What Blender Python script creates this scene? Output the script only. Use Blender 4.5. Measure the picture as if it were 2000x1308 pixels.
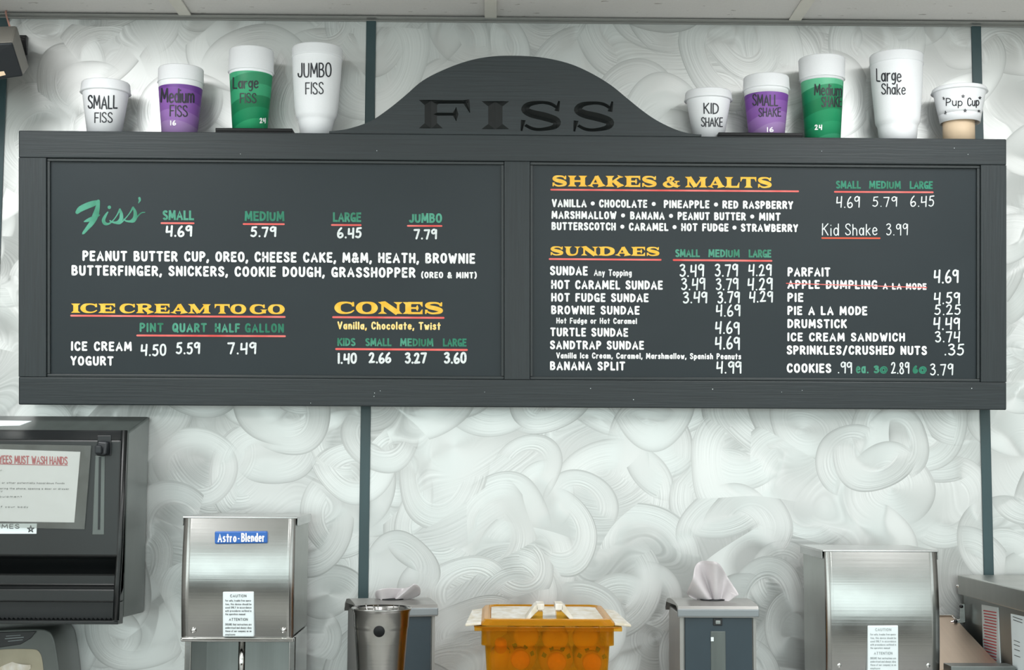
import bpy, bmesh, math, random
from mathutils import Vector, Matrix
random.seed(7)
PI = math.pi
for o in list(bpy.data.objects): bpy.data.objects.remove(o, do_unlink=True)
SC = bpy.context.scene
COL = SC.collection

# ------------------------------------------------------------------ camera, world, lights, exposure
CEIL = 2.45
FPX = 2900.0
CAM = Vector((0.2513, -2.9188, CEIL - 0.8952))
YAW, PITCH, ROLL = 0.0119, 0.0893, 0.0051
_f = Vector((math.sin(YAW)*math.cos(PITCH), math.cos(YAW)*math.cos(PITCH), math.sin(PITCH)))
_r = _f.cross(Vector((0, 0, 1))).normalized(); _u = _r.cross(_f)
RX = math.cos(ROLL)*_r + math.sin(ROLL)*_u
UX = -math.sin(ROLL)*_r + math.cos(ROLL)*_u
cam = bpy.data.cameras.new('camera'); camo = bpy.data.objects.new('camera', cam); COL.objects.link(camo)
cam.sensor_width = 36.0; cam.lens = 36.0*FPX/2000.0; cam.clip_start = 0.05
camo.matrix_world = Matrix(((RX.x, UX.x, -_f.x, CAM.x), (RX.y, UX.y, -_f.y, CAM.y), (RX.z, UX.z, -_f.z, CAM.z), (0, 0, 0, 1)))
SC.camera = camo
SC.view_settings.view_transform = 'Standard'; SC.view_settings.look = 'None'
SC.view_settings.gamma = 1.0; SC.view_settings.use_curve_mapping = False
SC.view_settings.exposure = 0.0

world = bpy.data.worlds.new('world'); SC.world = world; world.use_nodes = True
world.node_tree.nodes['Background'].inputs[0].default_value = (0.80, 0.92, 1.0, 1)
world.node_tree.nodes['Background'].inputs[1].default_value = 0.4

ROOM_X0, ROOM_X1, ROOM_Y1 = -2.6, 3.2, -6.4
def area(name, loc, rot, sx, sy, power, col):
    l = bpy.data.lights.new(name, 'AREA'); l.shape = 'RECTANGLE'; l.size = sx; l.size_y = sy
    l.energy = power; l.color = col
    o = bpy.data.objects.new(name, l); COL.objects.link(o); o.location = loc; o.rotation_euler = rot
    return o
WIN_Z0, WIN_Z1 = 0.90, 2.20
WINS = [(-2.2, -0.6), (-0.45, 1.15), (1.3, 2.9)]
for (a, b) in WINS:          # daylight standing in each street window of the front wall
    area('window_and_fill_light', ((a+b)/2, ROOM_Y1+0.06, (WIN_Z0+WIN_Z1)/2), (PI/2, 0, 0), b-a-0.06, WIN_Z1-WIN_Z0-0.06, 19, (0.84, 1.0, 0.975))
ADDED_SIDEWIN = (-5.2, -1.9)      # side windows added to brighten the ceiling, from y to y, in both walls
area('window_and_fill_light', (ROOM_X0-0.01, sum(ADDED_SIDEWIN)/2, (WIN_Z0+WIN_Z1)/2), (PI/2, 0, -PI/2), ADDED_SIDEWIN[1]-ADDED_SIDEWIN[0]-0.06, WIN_Z1-WIN_Z0-0.06, 30, (0.9, 1.0, 0.96))  # fill light for the added side windows, left then right
area('window_and_fill_light', (ROOM_X1+0.01, sum(ADDED_SIDEWIN)/2, (WIN_Z0+WIN_Z1)/2), (PI/2, 0, PI/2), ADDED_SIDEWIN[1]-ADDED_SIDEWIN[0]-0.06, WIN_Z1-WIN_Z0-0.06, 20, (0.9, 1.0, 0.96))
TROF = [(-0.9792+0.0, -0.9), (1.459, -0.9), (0.24, -2.4), (-1.59, -3.4), (2.07, -3.4), (0.24, -4.6)]
TPOW = [15, 15, 9, 9, 9, 9]

# ------------------------------------------------------------------ pixel -> place helpers
def ray(px, py):
    return _f + RX*((px-1000.0)/FPX) - UX*((py-654.0)/FPX)
def at(px, py, Y):
    d = ray(px, py); s = (Y-CAM.y)/d.y
    return CAM + d*s
def on_plane(px, py, p0, n):
    d = ray(px, py); return CAM + d*((p0-CAM).dot(n)/d.dot(n))

# ------------------------------------------------------------------ materials
def lin(c):
    c = c.lstrip('#'); v = [int(c[i:i+2], 16)/255.0 for i in (0, 2, 4)]
    return tuple(x/12.92 if x <= 0.04045 else ((x+0.055)/1.055)**2.4 for x in v) + (1.0,)
def newmat(name):
    m = bpy.data.materials.new(name); m.use_nodes = True
    nt = m.node_tree; b = nt.nodes['Principled BSDF']
    return m, nt, b
def N(nt, typ, **kw):
    n = nt.nodes.new(typ)
    for k, v in kw.items(): setattr(n, k, v)
    return n
def mathn(nt, op, a, b=None, c=None, clamp=False):
    n = N(nt, 'ShaderNodeMath', operation=op); n.use_clamp = clamp
    for i, v in enumerate((a, b, c)):
        if v is None: continue
        if isinstance(v, (int, float)): n.inputs[i].default_value = v
        else: nt.links.new(v, n.inputs[i])
    return n.outputs[0]
def mixc(nt, f, a, b, blend='MIX'):
    n = N(nt, 'ShaderNodeMix', data_type='RGBA', blend_type=blend)
    for i, v in ((0, f), (6, a), (7, b)):
        if isinstance(v, (int, float)): n.inputs[i].default_value = v
        elif isinstance(v, tuple): n.inputs[i].default_value = v
        else: nt.links.new(v, n.inputs[i])
    return n.outputs[2]
def simple(name, col, rough=0.5, metal=0.0, noise=0.0, nscale=(30, 30, 30), bump=0.0, spec=0.5, alpha=1.0, coat=0.0, col2=None):
    """plain surface with procedural mottling and fine relief"""
    m, nt, b = newmat(name)
    b.inputs['Base Color'].default_value = lin(col); b.inputs['Roughness'].default_value = rough
    b.inputs['Metallic'].default_value = metal; b.inputs['Specular IOR Level'].default_value = spec
    if coat: b.inputs['Coat Weight'].default_value = coat; b.inputs['Coat Roughness'].default_value = 0.15
    tc = N(nt, 'ShaderNodeTexCoord'); mp = N(nt, 'ShaderNodeMapping'); mp.inputs['Scale'].default_value = nscale
    nt.links.new(tc.outputs['Object'], mp.inputs[0])
    tx = N(nt, 'ShaderNodeTexNoise'); tx.inputs['Scale'].default_value = 1.0; tx.inputs['Detail'].default_value = 4
    nt.links.new(mp.outputs[0], tx.inputs[0])
    if noise > 0:
        c = lin(col); c2 = lin(col2) if col2 else tuple(max(0, x*(1-noise)) for x in c[:3])+(1,)
        f = mathn(nt, 'MULTIPLY_ADD', tx.outputs[0], 2.4, -0.7, clamp=True)
        nt.links.new(mixc(nt, f, c2, c), b.inputs['Base Color'])
    if bump > 0:
        bp = N(nt, 'ShaderNodeBump'); bp.inputs['Strength'].default_value = bump; bp.inputs['Distance'].default_value = 0.002
        nt.links.new(tx.outputs[0], bp.inputs['Height']); nt.links.new(bp.outputs[0], b.inputs['Normal'])
    return m

def wall_material():
    m, nt, b = newmat('swirled_steel')
    g = N(nt, 'ShaderNodeNewGeometry'); sp = N(nt, 'ShaderNodeSeparateXYZ'); nt.links.new(g.outputs['Position'], sp.inputs[0])
    cb = N(nt, 'ShaderNodeCombineXYZ'); nt.links.new(sp.outputs[0], cb.inputs[0]); nt.links.new(sp.outputs[2], cb.inputs[1])
    S = 4.6
    wn = N(nt, 'ShaderNodeTexNoise', noise_dimensions='2D'); wn.inputs['Scale'].default_value = 5.0; wn.inputs['Detail'].default_value = 0.0
    nt.links.new(cb.outputs[0], wn.inputs[0])
    ws = N(nt, 'ShaderNodeVectorMath', operation='MULTIPLY_ADD'); nt.links.new(wn.outputs['Color'], ws.inputs[0])
    ws.inputs[1].default_value = (0.05, 0.05, 0); nt.links.new(cb.outputs[0], ws.inputs[2]); cb = ws
    vec = dist = tone = None
    for i in range(7):
        mp = N(nt, 'ShaderNodeMapping'); mp.inputs['Scale'].default_value = (S, S, 1)
        mp.inputs['Location'].default_value = (i*3.37+0.2, i*7.71+0.4, 0)
        nt.links.new(cb.outputs[0], mp.inputs[0])
        vo = N(nt, 'ShaderNodeTexVoronoi', voronoi_dimensions='2D'); vo.feature = 'F1' if i else 'SMOOTH_F1'; vo.inputs['Scale'].default_value = 1.0
        vo.inputs['Randomness'].default_value = 1.0
        nt.links.new(mp.outputs[0], vo.inputs['Vector'])
        sub = N(nt, 'ShaderNodeVectorMath', operation='SUBTRACT')
        nt.links.new(mp.outputs[0], sub.inputs[0]); nt.links.new(vo.outputs['Position'], sub.inputs[1])
        sc = N(nt, 'ShaderNodeSeparateColor'); nt.links.new(vo.outputs['Color'], sc.inputs[0])
        if vec is None:
            vec, dist, tone = sub.outputs[0], vo.outputs['Distance'], sc.outputs[0]
        else:
            # one sweep of the sanding pad: a crescent of rings, sharp on its outer edge, fading inwards and at its ends
            R = mathn(nt, 'MULTIPLY_ADD', sc.outputs[1], 0.26, 0.30)
            rel = mathn(nt, 'DIVIDE', vo.outputs['Distance'], R)
            outer = mathn(nt, 'LESS_THAN', rel, 1.0)
            inner = mathn(nt, 'MULTIPLY_ADD', rel, 3.2, -1.1, clamp=True)
            ang = mathn(nt, 'MULTIPLY', sc.outputs[2], 6.2832)
            dv = N(nt, 'ShaderNodeCombineXYZ'); nt.links.new(mathn(nt, 'COSINE', ang), dv.inputs[0]); nt.links.new(mathn(nt, 'SINE', ang), dv.inputs[1])
            dt = N(nt, 'ShaderNodeVectorMath', operation='DOT_PRODUCT'); nt.links.new(sub.outputs[0], dt.inputs[0]); nt.links.new(dv.outputs[0], dt.inputs[1])
            co = mathn(nt, 'DIVIDE', dt.outputs['Value'], vo.outputs['Distance'])
            sect = mathn(nt, 'MULTIPLY_ADD', co, 1.6, 0.55, clamp=True)
            mk = mathn(nt, 'MULTIPLY', outer, mathn(nt, 'MULTIPLY', inner, sect))
            mk2 = mathn(nt, 'GREATER_THAN', mk, 0.5)
            mv = N(nt, 'ShaderNodeMix', data_type='VECTOR')
            nt.links.new(mk, mv.inputs[0]); nt.links.new(vec, mv.inputs[4]); nt.links.new(sub.outputs[0], mv.inputs[5]); vec = mv.outputs[1]
            def mf(a, bb, k):
                n = N(nt, 'ShaderNodeMix', data_type='FLOAT'); nt.links.new(k, n.inputs[0]); nt.links.new(a, n.inputs[2]); nt.links.new(bb, n.inputs[3]); return n.outputs[0]
            edge = mathn(nt, 'MULTIPLY_ADD', mathn(nt, 'POWER', rel, 20.0), 0.70, mathn(nt, 'MULTIPLY', sc.outputs[0], 0.28))
            dist = mf(dist, vo.outputs['Distance'], mk2); tone = mf(tone, edge, mk)
    w = mathn(nt, 'MULTIPLY', dist, 70.0)
    nz = N(nt, 'ShaderNodeTexNoise', noise_dimensions='1D'); nz.inputs['Scale'].default_value = 1.0; nz.inputs['Detail'].default_value = 3
    nt.links.new(w, nz.inputs['W'])
    # slow blotches so that rings fade in and out
    bl = N(nt, 'ShaderNodeTexNoise', noise_dimensions='2D'); bl.inputs['Scale'].default_value = 9.0; nt.links.new(cb.outputs[0], bl.inputs[0])
    amp = mathn(nt, 'MULTIPLY_ADD', bl.outputs[0], 3.2, -1.15, clamp=True)
    ring = mathn(nt, 'MULTIPLY', mathn(nt, 'SUBTRACT', nz.outputs[0], 0.5), amp)
    t2 = mathn(nt, 'MULTIPLY_ADD', mathn(nt, 'SUBTRACT', tone, 0.5), -0.55, mathn(nt, 'MULTIPLY_ADD', ring, 0.75, 0.66), clamp=True)
    col = mixc(nt, t2, (0.22, 0.225, 0.22, 1), (0.66, 0.67, 0.66, 1))
    nt.links.new(col, b.inputs['Base Color'])
    b.inputs['Metallic'].default_value = 0.82
    nt.links.new(mathn(nt, 'MULTIPLY_ADD', tone, 0.08, 0.42), b.inputs['Roughness'])
    b.inputs['Anisotropic'].default_value = 0.45
    s2 = N(nt, 'ShaderNodeSeparateXYZ'); nt.links.new(vec, s2.inputs[0])
    tg = N(nt, 'ShaderNodeCombineXYZ'); nt.links.new(mathn(nt, 'MULTIPLY', s2.outputs[1], -1.0), tg.inputs[0]); nt.links.new(s2.outputs[0], tg.inputs[2])
    nt.links.new(tg.outputs[0], b.inputs['Tangent'])
    bp = N(nt, 'ShaderNodeBump'); bp.inputs['Strength'].default_value = 0.10; bp.inputs['Distance'].default_value = 0.002
    nt.links.new(ring, bp.inputs['Height']); nt.links.new(bp.outputs[0], b.inputs['Normal'])
    return m

def wood_material(name, col, vertical=False):
    m, nt, b = newmat(name)
    tc = N(nt, 'ShaderNodeTexCoord'); mp = N(nt, 'ShaderNodeMapping')
    mp.inputs['Scale'].default_value = (260, 60, 7) if vertical else (7, 60, 260)
    nt.links.new(tc.outputs['Object'], mp.inputs[0])
    tx = N(nt, 'ShaderNodeTexNoise'); tx.inputs['Scale'].default_value = 1.0; tx.inputs['Detail'].default_value = 5; tx.inputs['Distortion'].default_value = 0.6
    nt.links.new(mp.outputs[0], tx.inputs[0])
    f = mathn(nt, 'MULTIPLY_ADD', tx.outputs[0], 3.0, -1.0, clamp=True)
    c = lin(col); d = tuple(x*0.74 for x in c[:3])+(1,)
    nt.links.new(mixc(nt, f, d, c), b.inputs['Base Color'])
    b.inputs['Roughness'].default_value = 0.52
    bp = N(nt, 'ShaderNodeBump'); bp.inputs['Strength'].default_value = 0.5; bp.inputs['Distance'].default_value = 0.0012
    nt.links.new(tx.outputs[0], bp.inputs['Height']); nt.links.new(bp.outputs[0], b.inputs['Normal'])
    return m

def tile_material():
    m, nt, b = newmat('ceiling_board')
    tc = N(nt, 'ShaderNodeTexCoord'); tx = N(nt, 'ShaderNodeTexNoise'); tx.inputs['Scale'].default_value = 90; tx.inputs['Detail'].default_value = 6
    mp = N(nt, 'ShaderNodeMapping'); mp.inputs['Scale'].default_value = (0.35, 1, 1)
    nt.links.new(tc.outputs['Object'], mp.inputs[0]); nt.links.new(mp.outputs[0], tx.inputs[0])
    f = mathn(nt, 'GREATER_THAN', tx.outputs[0], 0.69)
    tx2 = N(nt, 'ShaderNodeTexNoise'); tx2.inputs['Scale'].default_value = 300
    nt.links.new(tc.outputs['Object'], tx2.inputs[0])
    base = mixc(nt, tx2.outputs[0], lin('#e2dedc'), lin('#eceae8'))
    nt.links.new(mixc(nt, f, base, lin('#aaa39d')), b.inputs['Base Color'])
    b.inputs['Roughness'].default_value = 0.95
    bp = N(nt, 'ShaderNodeBump'); bp.inputs['Strength'].default_value = 0.35; bp.inputs['Distance'].default_value = 0.001
    nt.links.new(tx.outputs[0], bp.inputs['Height']); nt.links.new(bp.outputs[0], b.inputs['Normal'])
    return m

def steel(name, col='#c4c3bf', rough=0.2, brush=(2, 60, 300), amt=0.12, bump=0.05):
    m, nt, b = newmat(name)
    tc = N(nt, 'ShaderNodeTexCoord'); mp = N(nt, 'ShaderNodeMapping'); mp.inputs['Scale'].default_value = brush
    nt.links.new(tc.outputs['Object'], mp.inputs[0])
    tx = N(nt, 'ShaderNodeTexNoise'); tx.inputs['Scale'].default_value = 1.0; tx.inputs['Detail'].default_value = 3
    nt.links.new(mp.outputs[0], tx.inputs[0])
    sm = N(nt, 'ShaderNodeTexNoise'); sm.inputs['Scale'].default_value = 16; sm.inputs['Detail'].default_value = 5
    nt.links.new(tc.outputs['Object'], sm.inputs[0])
    c = lin(col)
    nt.links.new(mixc(nt, tx.outputs[0], tuple(x*(1-amt) for x in c[:3])+(1,), c), b.inputs['Base Color'])
    b.inputs['Metallic'].default_value = 1.0
    r = mathn(nt, 'MULTIPLY_ADD', sm.outputs[0], 0.16, rough-0.06)
    nt.links.new(r, b.inputs['Roughness'])
    bp = N(nt, 'ShaderNodeBump'); bp.inputs['Strength'].default_value = bump; bp.inputs['Distance'].default_value = 0.001
    nt.links.new(tx.outputs[0], bp.inputs['Height']); nt.links.new(bp.outputs[0], b.inputs['Normal'])
    return m

def amber(name, col, alpha, rough=0.12):
    m = bpy.data.materials.new(name); m.use_nodes = True; nt = m.node_tree
    for n in list(nt.nodes): nt.nodes.remove(n)
    out = N(nt, 'ShaderNodeOutputMaterial'); tr = N(nt, 'ShaderNodeBsdfTransparent'); tr.inputs[0].default_value = lin(col)
    pr = N(nt, 'ShaderNodeBsdfPrincipled'); pr.inputs['Base Color'].default_value = lin('#cf9a1e'); pr.inputs['Roughness'].default_value = rough
    tc = N(nt, 'ShaderNodeTexCoord'); tx = N(nt, 'ShaderNodeTexNoise'); tx.inputs['Scale'].default_value = 60; tx.inputs['Detail'].default_value = 4
    nt.links.new(tc.outputs['Object'], tx.inputs[0])
    lw = N(nt, 'ShaderNodeLayerWeight'); lw.inputs[0].default_value = 0.35
    f = mathn(nt, 'MULTIPLY_ADD', lw.outputs['Facing'], 0.5, mathn(nt, 'MULTIPLY_ADD', tx.outputs[0], 0.1, alpha), clamp=True)
    mx = N(nt, 'ShaderNodeMixShader'); nt.links.new(f, mx.inputs[0]); nt.links.new(tr.outputs[0], mx.inputs[1]); nt.links.new(pr.outputs[0], mx.inputs[2])
    nt.links.new(mx.outputs[0], out.inputs[0])
    return m

def film_material():
    m = bpy.data.materials.new('clear_film'); m.use_nodes = True; nt = m.node_tree
    for n in list(nt.nodes): nt.nodes.remove(n)
    out = N(nt, 'ShaderNodeOutputMaterial'); tr = N(nt, 'ShaderNodeBsdfTransparent'); tr.inputs[0].default_value = (0.9, 0.92, 0.9, 1)
    gl = N(nt, 'ShaderNodeBsdfPrincipled'); gl.inputs['Base Color'].default_value = lin('#8c8f8a'); gl.inputs['Roughness'].default_value = 0.18
    tc = N(nt, 'ShaderNodeTexCoord'); tx = N(nt, 'ShaderNodeTexNoise'); tx.inputs['Scale'].default_value = 25; nt.links.new(tc.outputs['Object'], tx.inputs[0])
    bp = N(nt, 'ShaderNodeBump'); bp.inputs['Strength'].default_value = 0.6; bp.inputs['Distance'].default_value = 0.004
    nt.links.new(tx.outputs[0], bp.inputs['Height']); nt.links.new(bp.outputs[0], gl.inputs['Normal'])
    mx = N(nt, 'ShaderNodeMixShader'); mx.inputs[0].default_value = 0.32
    nt.links.new(tr.outputs[0], mx.inputs[1]); nt.links.new(gl.outputs[0], mx.inputs[2]); nt.links.new(mx.outputs[0], out.inputs[0])
    return m

def band_material(name, cols, cx, cz, r0, dr):
    """printed arcs of colour, stepping outwards from a point low on the cup"""
    m, nt, b = newmat(name)
    tc = N(nt, 'ShaderNodeTexCoord'); sp = N(nt, 'ShaderNodeSeparateXYZ'); nt.links.new(tc.outputs['Object'], sp.inputs[0])
    dx = mathn(nt, 'SUBTRACT', sp.outputs[0], cx); dz = mathn(nt, 'SUBTRACT', sp.outputs[2], cz)
    d = mathn(nt, 'SQRT', mathn(nt, 'ADD', mathn(nt, 'MULTIPLY', dx, dx), mathn(nt, 'MULTIPLY', dz, dz)))
    t = mathn(nt, 'DIVIDE', mathn(nt, 'SUBTRACT', d, r0), dr*len(cols), clamp=True)
    rp = N(nt, 'ShaderNodeValToRGB'); rp.color_ramp.interpolation = 'CONSTANT'; nt.links.new(t, rp.inputs[0])
    el = rp.color_ramp.elements
    el[0].position = 0; el[0].color = lin(cols[0]); el[1].position = 1/len(cols); el[1].color = lin(cols[1])
    for i in range(2, len(cols)):
        e = el.new(i/len(cols)); e.color = lin(cols[i])
    nt.links.new(rp.outputs[0], b.inputs['Base Color']); b.inputs['Roughness'].default_value = 0.42
    return m

M = {}
M['wall'] = wall_material()
M['strip'] = simple('dark_teal_strip', '#30474b', 0.35, noise=0.12, nscale=(60, 60, 8))
M['wood_h'] = wood_material('grained_black_wood', '#232b2e')
M['wood_v'] = wood_material('grained_black_wood_upright', '#232b2e', True)
M['wood_cut'] = simple('carved_black', '#151919', 0.5, noise=0.3, nscale=(80, 80, 80), spec=0.25)
M['chalk'] = simple('black_board', '#232b2f', 0.38, noise=0.10, nscale=(5, 5, 9), spec=0.3)
M['bead'] = simple('dark_bead', '#262c2e', 0.4, noise=0.15)
M['tile'] = tile_material()
M['tbar'] = simple('painted_t_bar', '#ece8df', 0.5, noise=0.06)
M['white_ink'] = simple('white_paint', '#f4f5f5', 0.5, noise=0.16, nscale=(160, 160, 160))
M['chalk_ink'] = simple('chalk_marker', '#e9efef', 0.6, noise=0.28, nscale=(260, 260, 260))
M['gold'] = simple('gold_paint', '#eeae0c', 0.5, noise=0.1, nscale=(90, 90, 90), col2='#f2c34c')
M['yellow_ink'] = simple('yellow_paint', '#f2bf47', 0.5, noise=0.1, nscale=(200, 200, 200), col2='#fbe9b0')
M['green'] = simple('green_paint', '#0b6a4b', 0.5, noise=0.2, nscale=(26, 26, 26), col2='#4f9f86')
M['green_deep'] = simple('deep_green_paint', '#066245', 0.5, noise=0.1, nscale=(40, 40, 40), col2='#1f8468')
M['red'] = simple('red_paint', '#d9433d', 0.5, noise=0.1, nscale=(18, 18, 18), col2='#ec7f78')
M['orange'] = simple('orange_red_paint', '#d4522f', 0.5, noise=0.1)
M['foam'] = simple('white_foam', '#f0f1f4', 0.62, noise=0.03, nscale=(500, 500, 500), bump=0.08)
M['marker'] = simple('black_marker', '#23252c', 0.45)
M['print_white'] = simple('printed_white', '#f3f3f3', 0.5)
M['tray'] = simple('black_tray', '#090b0d', 0.45, spec=0.25)
M['beige'] = simple('beige_card', '#dcc3a5', 0.6, noise=0.08)
M['steel'] = steel('polished_steel', '#a2a19f', rough=0.18)
M['steel_side'] = steel('brushed_steel_side', '#aeb0ac', 0.34, (300, 60, 3))
M['steel_dark'] = steel('dull_steel', '#8d918f', 0.35, (300, 40, 3))
M['chrome'] = steel('chrome', '#dcdcda', 0.08)
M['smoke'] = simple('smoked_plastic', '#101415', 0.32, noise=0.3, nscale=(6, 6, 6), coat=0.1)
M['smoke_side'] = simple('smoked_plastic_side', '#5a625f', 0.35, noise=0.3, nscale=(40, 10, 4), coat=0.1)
M['black'] = simple('black_plastic', '#0d1014', 0.35)
M['navy'] = simple('dark_blue_plastic', '#0c1319', 0.4)
M['disp'] = simple('slate_panel', '#273740', 0.4, noise=0.12, nscale=(20, 20, 20))
M['lidgrey'] = simple('grey_painted_metal', '#93928f', 0.38, metal=0.5, noise=0.05)
M['lidfront'] = simple('grey_lid_front', '#7f8588', 0.4, metal=0.3)
M['paper'] = simple('white_paper', '#f4f4f6', 0.7)
M['label'] = simple('label_paper', '#dfe8ea', 0.5, noise=0.05)
M['ink'] = simple('grey_black_ink', '#3b3f40', 0.6)
M['ink_faint'] = simple('faded_ink', '#8b9496', 0.6)
M['red_ink'] = simple('red_ink', '#c5414c', 0.6)
M['film'] = film_material()
M['tissue'] = simple('tissue', '#cbc6c8', 0.8, noise=0.06, nscale=(60, 60, 60))
M['amber'] = amber('amber_plastic', '#f6d98c', 0.09)
M['amber_lid'] = amber('amber_lid_plastic', '#eec06a', 0.22, 0.22)
M['frost'] = simple('scuffed_clear_plastic', '#dcdad6', 0.3, noise=0.35, nscale=(70, 30, 30), col2='#b5a684')
M['bottle'] = simple('yellow_bottle', '#f4d24e', 0.35, noise=0.1)
M['cap'] = simple('orange_cap', '#f8a531', 0.4, noise=0.15, nscale=(200, 200, 200))
M['leafprint'] = simple('green_print', '#3f6a2c', 0.5)
M['brownprint'] = simple('brown_print', '#9a5a22', 0.5)
M['blue'] = simple('blue_badge', '#1f5fae', 0.35)
M['speaker_side'] = simple('grey_speaker_shell', '#77746d', 0.5, noise=0.06)
M['pink'] = simple('pink_wire', '#b98577', 0.5)
M['soap'] = simple('grey_translucent_shell', '#5a5f5c', 0.3, noise=0.15, nscale=(20, 20, 20))
M['soap_window'] = simple('tan_window', '#a39c86', 0.3, noise=0.2, nscale=(20, 20, 20))
M['tan_reflect_steel'] = steel('tan_lit_steel', '#cdb9a6', 0.38, (300, 3, 3))  # tan reflection on the sloping top put into the steel's base colour
M['counter'] = steel('counter_steel', '#9a9a98', 0.35)
M['plaster'] = simple('painted_plaster', '#dcdad6', 0.8, noise=0.05)
M['floor'] = simple('floor_tile', '#c9c6c0', 0.4, noise=0.2, nscale=(3, 3, 3))
M['reflect_dark'] = simple('reflection_darkener', '#4a423b', 0.5, noise=0.15, nscale=(4, 4, 20))  # for the added panel that darkens low reflections
M['frame'] = simple('dark_window_frame', '#3b3f40', 0.4)
gm = bpy.data.materials.new('window_glass'); gm.use_nodes = True
for n in list(gm.node_tree.nodes): gm.node_tree.nodes.remove(n)
_o = N(gm.node_tree, 'ShaderNodeOutputMaterial'); _t = N(gm.node_tree, 'ShaderNodeBsdfTransparent'); _g = N(gm.node_tree, 'ShaderNodeBsdfGlossy'); _g.inputs['Roughness'].default_value = 0.05
_m = N(gm.node_tree, 'ShaderNodeMixShader'); _m.inputs[0].default_value = 0.06
gm.node_tree.links.new(_t.outputs[0], _m.inputs[1]); gm.node_tree.links.new(_g.outputs[0], _m.inputs[2]); gm.node_tree.links.new(_m.outputs[0], _o.inputs[0])
M['glass'] = gm
dm = bpy.data.materials.new('lit_diffuser'); dm.use_nodes = True
_b = dm.node_tree.nodes['Principled BSDF']; _b.inputs['Base Color'].default_value = (0.8, 0.8, 0.8, 1); _b.inputs['Emission Color'].default_value = (1, 0.97, 0.92, 1); _b.inputs['Emission Strength'].default_value = 1.2
M['diffuser'] = dm

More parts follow.
